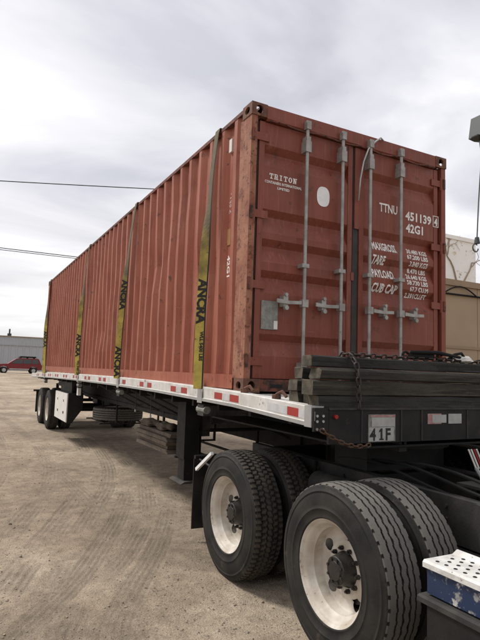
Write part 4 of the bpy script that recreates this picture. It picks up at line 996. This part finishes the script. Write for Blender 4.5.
# ------------------------------------------------------------------ ratchet straps over the container
def strap(yt, yb, label, seed, marks):
    z0 = rz(yb)-.02
    r = thing('ratchet_strap', (-.11, yb, z0), label, 'strap', 'yellow straps over the container')
    org = r.matrix_world.translation.copy()
    def cen(t):   # t 0..1 from the winch up to the top edge
        z = z0+(ZT+.004-z0)*t; bulge = math.sin(math.pi*min(1, t))**.7
        return Vector((-.105*(1-t)**.8-.012-.03*bulge, yb+(yt-yb)*t, z))
    def phi(t):
        a = min(1, max(0, (t-.0)/.06)); b = min(1, max(0, (.74-t)/.26)); a = a*a*(3-2*a); b = b*b*(3-2*b)
        return math.radians(52)*(.8+.2*a)*b
    def pt(t, v, off=0.0):
        c = cen(t); f = phi(t); wv = Vector((math.sin(f), math.cos(f)*-1, 0)); nv = Vector((-math.cos(f), -math.sin(f), 0))
        return c+wv*v+nv*(off+.004*math.sin(t*23+seed)*math.sin(3.14*t))
    hw = .05; m = MB(); n = 60; rows = []
    for i in range(n+1):
        t = i/n; rows.append([m.bm.verts.new(pt(t, v, o)) for v, o in ((-hw, .0012), (0, .0016), (hw, .0012), (hw, -.0012), (0, -.0008), (-hw, -.0012))])
    # over the roof and down the far side
    for x, z in ((-.002, ZT+.006), (.10, ZT+.008), (Wd-.10, ZT+.008), (Wd+.004, ZT+.006), (Wd+.012, ZT-.2), (Wd+.105, z0)):
        top = x < 1 or z > ZT-.1
        dn = Vector((0, 0, .0016)) if top else Vector((.0016, 0, 0))
        rows.append([m.bm.verts.new(Vector((x, yt-v, z))+dn*s) for v, s in ((-hw, 1), (0, 1), (hw, 1), (hw, -1), (0, -1), (-hw, -1))])
    for i in range(len(rows)-1):
        for k in range(6): m.face([rows[i][k], rows[i][(k+1) % 6], rows[i+1][(k+1) % 6], rows[i+1][k]])
    m.face(rows[0]); m.face(rows[-1][::-1])
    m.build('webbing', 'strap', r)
    def print_(s, t0, size, vc, bold):
        bm = text_bm(s, size, bold, 1.0)
        ys_ = [v.co.y for v in bm.verts]; h = max(ys_)
        xs_ = max(v.co.x for v in bm.verts)
        for k in range(1, int(xs_/.03)+1): bmesh.ops.bisect_plane(bm, geom=bm.verts[:]+bm.edges[:]+bm.faces[:], plane_co=(k*.03, 0, 0), plane_no=(1, 0, 0))
        for v in bm.verts:
            t = t0-v.co.x/(ZT-z0); v.co = pt(max(0, t), vc+(v.co.y-h/2), .0045)-org
        me = bpy.data.meshes.new('lettering'); bm.to_mesh(me); bm.free(); me.materials.append(M['black_print']); link('lettering', me, r)
    zt = lambda z: (z-z0)/(ZT-z0)
    for z in marks:
        print_('ANCRA', zt(z), .125, .006, .006)
        if z < 2.6: print_('WLL 5400 LBS', zt(z-.51), .046, .018, .002)
    # dark stitched edge
    m = MB(); rows = []
    for i in range(n+1):
        t = i/n*.985; rows.append([m.bm.verts.new(pt(t, v, .0028)) for v in (.036, .0495)])
    for i in range(n): m.face([rows[i][0], rows[i][1], rows[i+1][1], rows[i+1][0]])
    m.build('edge_band', 'black_print', r)
strap(.70, .69, 'dirty yellow webbing strap over the container nearest its doors', 1, (2.56,))
strap(3.50, 3.67, 'dirty yellow webbing strap over the container, second from its doors', 2, (2.95, 1.98))
strap(6.65, 6.63, 'dirty yellow webbing strap over the container, third from its doors', 3, (2.3,))
strap(11.75, 11.1, 'dirty yellow webbing strap over the container, farthest from its doors', 4, (2.6,))

# ------------------------------------------------------------------ timbers on the trailer nose
TK = [0]
def timber(x0, x1, y0, y1, z0, z1, label, ch=.006, tilt=0.0, name='timber'):
    m = MB(); n = 14; rr = random.Random(int(x0*1000+z0*777)); rows = []
    for i in range(n+1):
        x = x0+(x1-x0)*i/n; j = lambda s: rr.uniform(-s, s)
        dz = tilt*(i/n); c = ch
        q = [(y0+c, z0), (y1-c, z0), (y1, z0+c), (y1, z1-c), (y1-c, z1), (y0+c*1.6, z1), (y0, z1-c*1.6), (y0, z0+c)]
        rows.append([m.bm.verts.new((x+(j(.008) if i in (0, n) else 0), a+j(.0045), b+dz+(-abs(j(.005)) if b > z0+.03 else 0))) for a, b in q])
    for i in range(n):
        for k in range(8): m.face([rows[i][k], rows[i][(k+1) % 8], rows[i+1][(k+1) % 8], rows[i+1][k]])
    m.mi = 1; m.face(rows[0]); m.face(rows[-1][::-1])
    TK[0] += 1
    o = m.build(name, ['wood%d' % (TK[0]*2 % 3), 'wood_end'], None, origin=((x0+x1)/2, (y0+y1)/2, z0))
    return tag(o, label, 'timber', 'timbers stacked on the trailer nose')
D0 = 1.458
timber(-.035, 2.46, -1.125, -1.005, D0, D0+.085, 'weathered timber lying lowest in the front row of the stack')
timber(-.085, 2.38, -1.130, -1.000, D0+.087, D0+.187, 'weathered timber in the front row between the lowest and the pale edged one')
timber(-.030, 2.48, -1.135, -1.010, D0+.189, D0+.272, 'weathered timber with a pale worn upper edge in the front row', ch=.012)
timber(-.055, 2.44, -1.065, -.955, D0+.274, D0+.352, 'topmost weathered timber set back under the chain')
timber(-.015, 2.40, -.86, -.745, D0+.018, D0+.10, 'weathered timber lowest in the back row by the container doors')
timber(-.030, 2.46, -.87, -.750, D0+.102, D0+.185, 'weathered timber in the middle of the back row by the container doors')
timber(.02, 2.42, -.855, -.745, D0+.187, D0+.272, 'weathered timber on top of the back row by the container doors')
timber(.01, 2.3, -.99, -.885, D0+.012, D0+.09, 'weathered timber lowest between the front and back rows')
timber(.06, 2.35, -.985, -.880, D0+.092, D0+.18, 'weathered timber on top between the front and back rows')

def chain(path, name, mt, label, pitch=.052, rad=.0065, w_=.016):
    P = [Vector(p) for p in path]; seg = [(P[i+1]-P[i]).length for i in range(len(P)-1)]; tot = sum(seg); n = int(tot/pitch)
    m = MB()
    def at_(d):
        for i, s in enumerate(seg):
            if d <= s or i == len(seg)-1: return P[i].lerp(P[i+1], min(1, d/s)), (P[i+1]-P[i]).normalized()
            d -= s
    for k in range(n):
        c, t = at_((k+.5)*pitch); a = t.orthogonal().normalized(); b = t.cross(a)
        ang = (k % 2)*math.pi/2+.6; u = a*math.cos(ang)+b*math.sin(ang)
        hl = pitch*.5
        pts = [c+t*(hl*(1 if math.cos(q) > 0 else -1)*.55+math.cos(q)*w_)+u*math.sin(q)*w_ for q in np.linspace(0, 2*math.pi, 9)]
        m.tube(pts, rad, 5, cap=False)
    o = m.build(name, mt, None, origin=path[0], smooth=True)
    return tag(o, label, 'chain')
TOP = D0+.352
chain([(.262, -1.178, 1.455), (.265, -1.165, D0+.19), (.262, -1.150, D0+.285), (.262, -1.095, TOP+.0), (.26, -1.05, TOP+.022), (.262, -1.0, TOP+.02), (.265, -.94, TOP-.03), (.265, -.93, TOP-.14)], 'chain', 'chain', 'dark chain hanging over the front of the timbers')
chain([(.285, -1.03, TOP+.018), (.6, -1.02, TOP+.015), (1.0, -1.03, TOP+.02), (1.5, -1.02, TOP+.015), (2.1, -1.0, TOP+.016), (2.42, -1.0, TOP+.02), (2.47, -1.0, TOP-.10)], 'chain', 'chain', 'dark chain lying along the top of the timbers')
sag = [(-.06+.44*t, -1.185-.02*math.sin(math.pi*t), 1.325-.105*t-.05*math.sin(math.pi*t)) for t in np.linspace(0, 1, 9)]
chain(sag, 'chain', 'chain_rust', 'short rusty chain sagging below the trailer front corner', pitch=.04, rad=.0055, w_=.012)
def binder():
    x, y, z = 1.0, -1.02, TOP+.034
    r = thing('load_binder', (1.1, y, TOP), 'black lever chain binder lying on top of the timbers', 'binder')
    MB().tube([(x-.12, y-.02, z+.028), (x+.15, y-.03, z+.035), (x+.40, y-.03, z+.008)], [.014, .016, .011], 8).build('lever', 'cable', r, smooth=True)
    MB().tube([(x-.1, y+.01, z), (x+.12, y, z+.004)], .028, 10).build('barrel', 'cable', r, smooth=40)
    for xx in (x-.16, x+.2):
        MB().tube([(xx+.03*math.cos(a), y, z+.03*math.sin(a)) for a in np.linspace(.5, 5.2, 10)], .010, 6).build('hook', 'cable', r, smooth=True)
    MB().tube([(x+.30, y, z-.01), (x+.36, y-.01, z+.03), (x+.45, y, z+.045), (x+.5, y, z-.005)], .012, 6).build('link_bar', 'cable', r, smooth=True)
binder()
m = MB(); m.lathe([(0, .001), (.0, .05), (.012, .07), (.035, .066), (.05, .04), (.054, .001)], 16, axis='z')
rr = random.Random(2)
for v in m.bm.verts: v.co *= rr.uniform(.85, 1.15); v.co.x *= 1.3
bmesh.ops.translate(m.bm, verts=m.bm.verts, vec=(1.50, -.99, TOP+.003))
tag(m.build('rag', 'white_dirty', None, origin=(1.50, -.99, TOP)), 'small crumpled white rag on the topmost timber', 'rag')

# ------------------------------------------------------------------ things carried under the deck
def spare():
    r = thing('spare_tyre', (.90, 7.25, .587), 'dusty grey spare tyre lying flat in a rack under the deck', 'tyre')
    e = link('tyre', TY_RIB, r); e.rotation_euler = (0, math.pi/2, 0); e.location = (0, 0, .28)
    e2 = link('rim', RIM, e)
spare()
lvl = 0
rr = random.Random(9)
names_ = ['lowest', 'second lowest', 'third lowest', 'fourth', 'uppermost']
for k in range(5):
    y0 = 2.62+rr.uniform(-.05, .05); y1 = 3.92+rr.uniform(-.08, .08); x0 = .30+rr.uniform(0, .05); z = .587+k*.052
    m = MB(); m.box(x0, x0+.42, y0, y1, z, z+.046)
    for v in m.bm.verts: v.co += Vector((rr.uniform(-.015, .015), rr.uniform(-.03, .03), 0))
    o = m.build('dunnage_board', 'board', None, origin=(x0+.21, 3.3, z), bevel=.005)
    tag(o, 'wide dunnage board behind the landing leg, %s in its pile' % (['lowest', 'second from the bottom', 'middle one', 'second from the top', 'topmost'][k]), 'board', 'boards piled behind the landing leg')
for k, (x, y, lab) in enumerate(((.42, 3.62, 'larger pale lump of rag bundled on the dunnage boards'), (.45, 3.05, 'smaller pale lump of rag bundled beside the landing leg on the boards'))):
    bm = bmesh.new(); bmesh.ops.create_icosphere(bm, subdivisions=3, radius=1)
    for v in bm.verts:
        q = v.co.copy(); d = 1+.22*math.sin(q.x*5+k)*math.sin(q.y*6)+.12*math.sin(q.z*9+q.x*7)
        v.co = Vector((q.x*.13*d, q.y*(.26-.06*k)*d, q.z*.055*d))
    me = bpy.data.meshes.new('rag_bundle'); bm.to_mesh(me); bm.free(); me.materials.append(M['board'])
    for p_ in me.polygons: p_.use_smooth = True
    o = link('rag_bundle', me); o.location = (x, y, .587+5*.052+.052)
    tag(o, lab, 'rag')
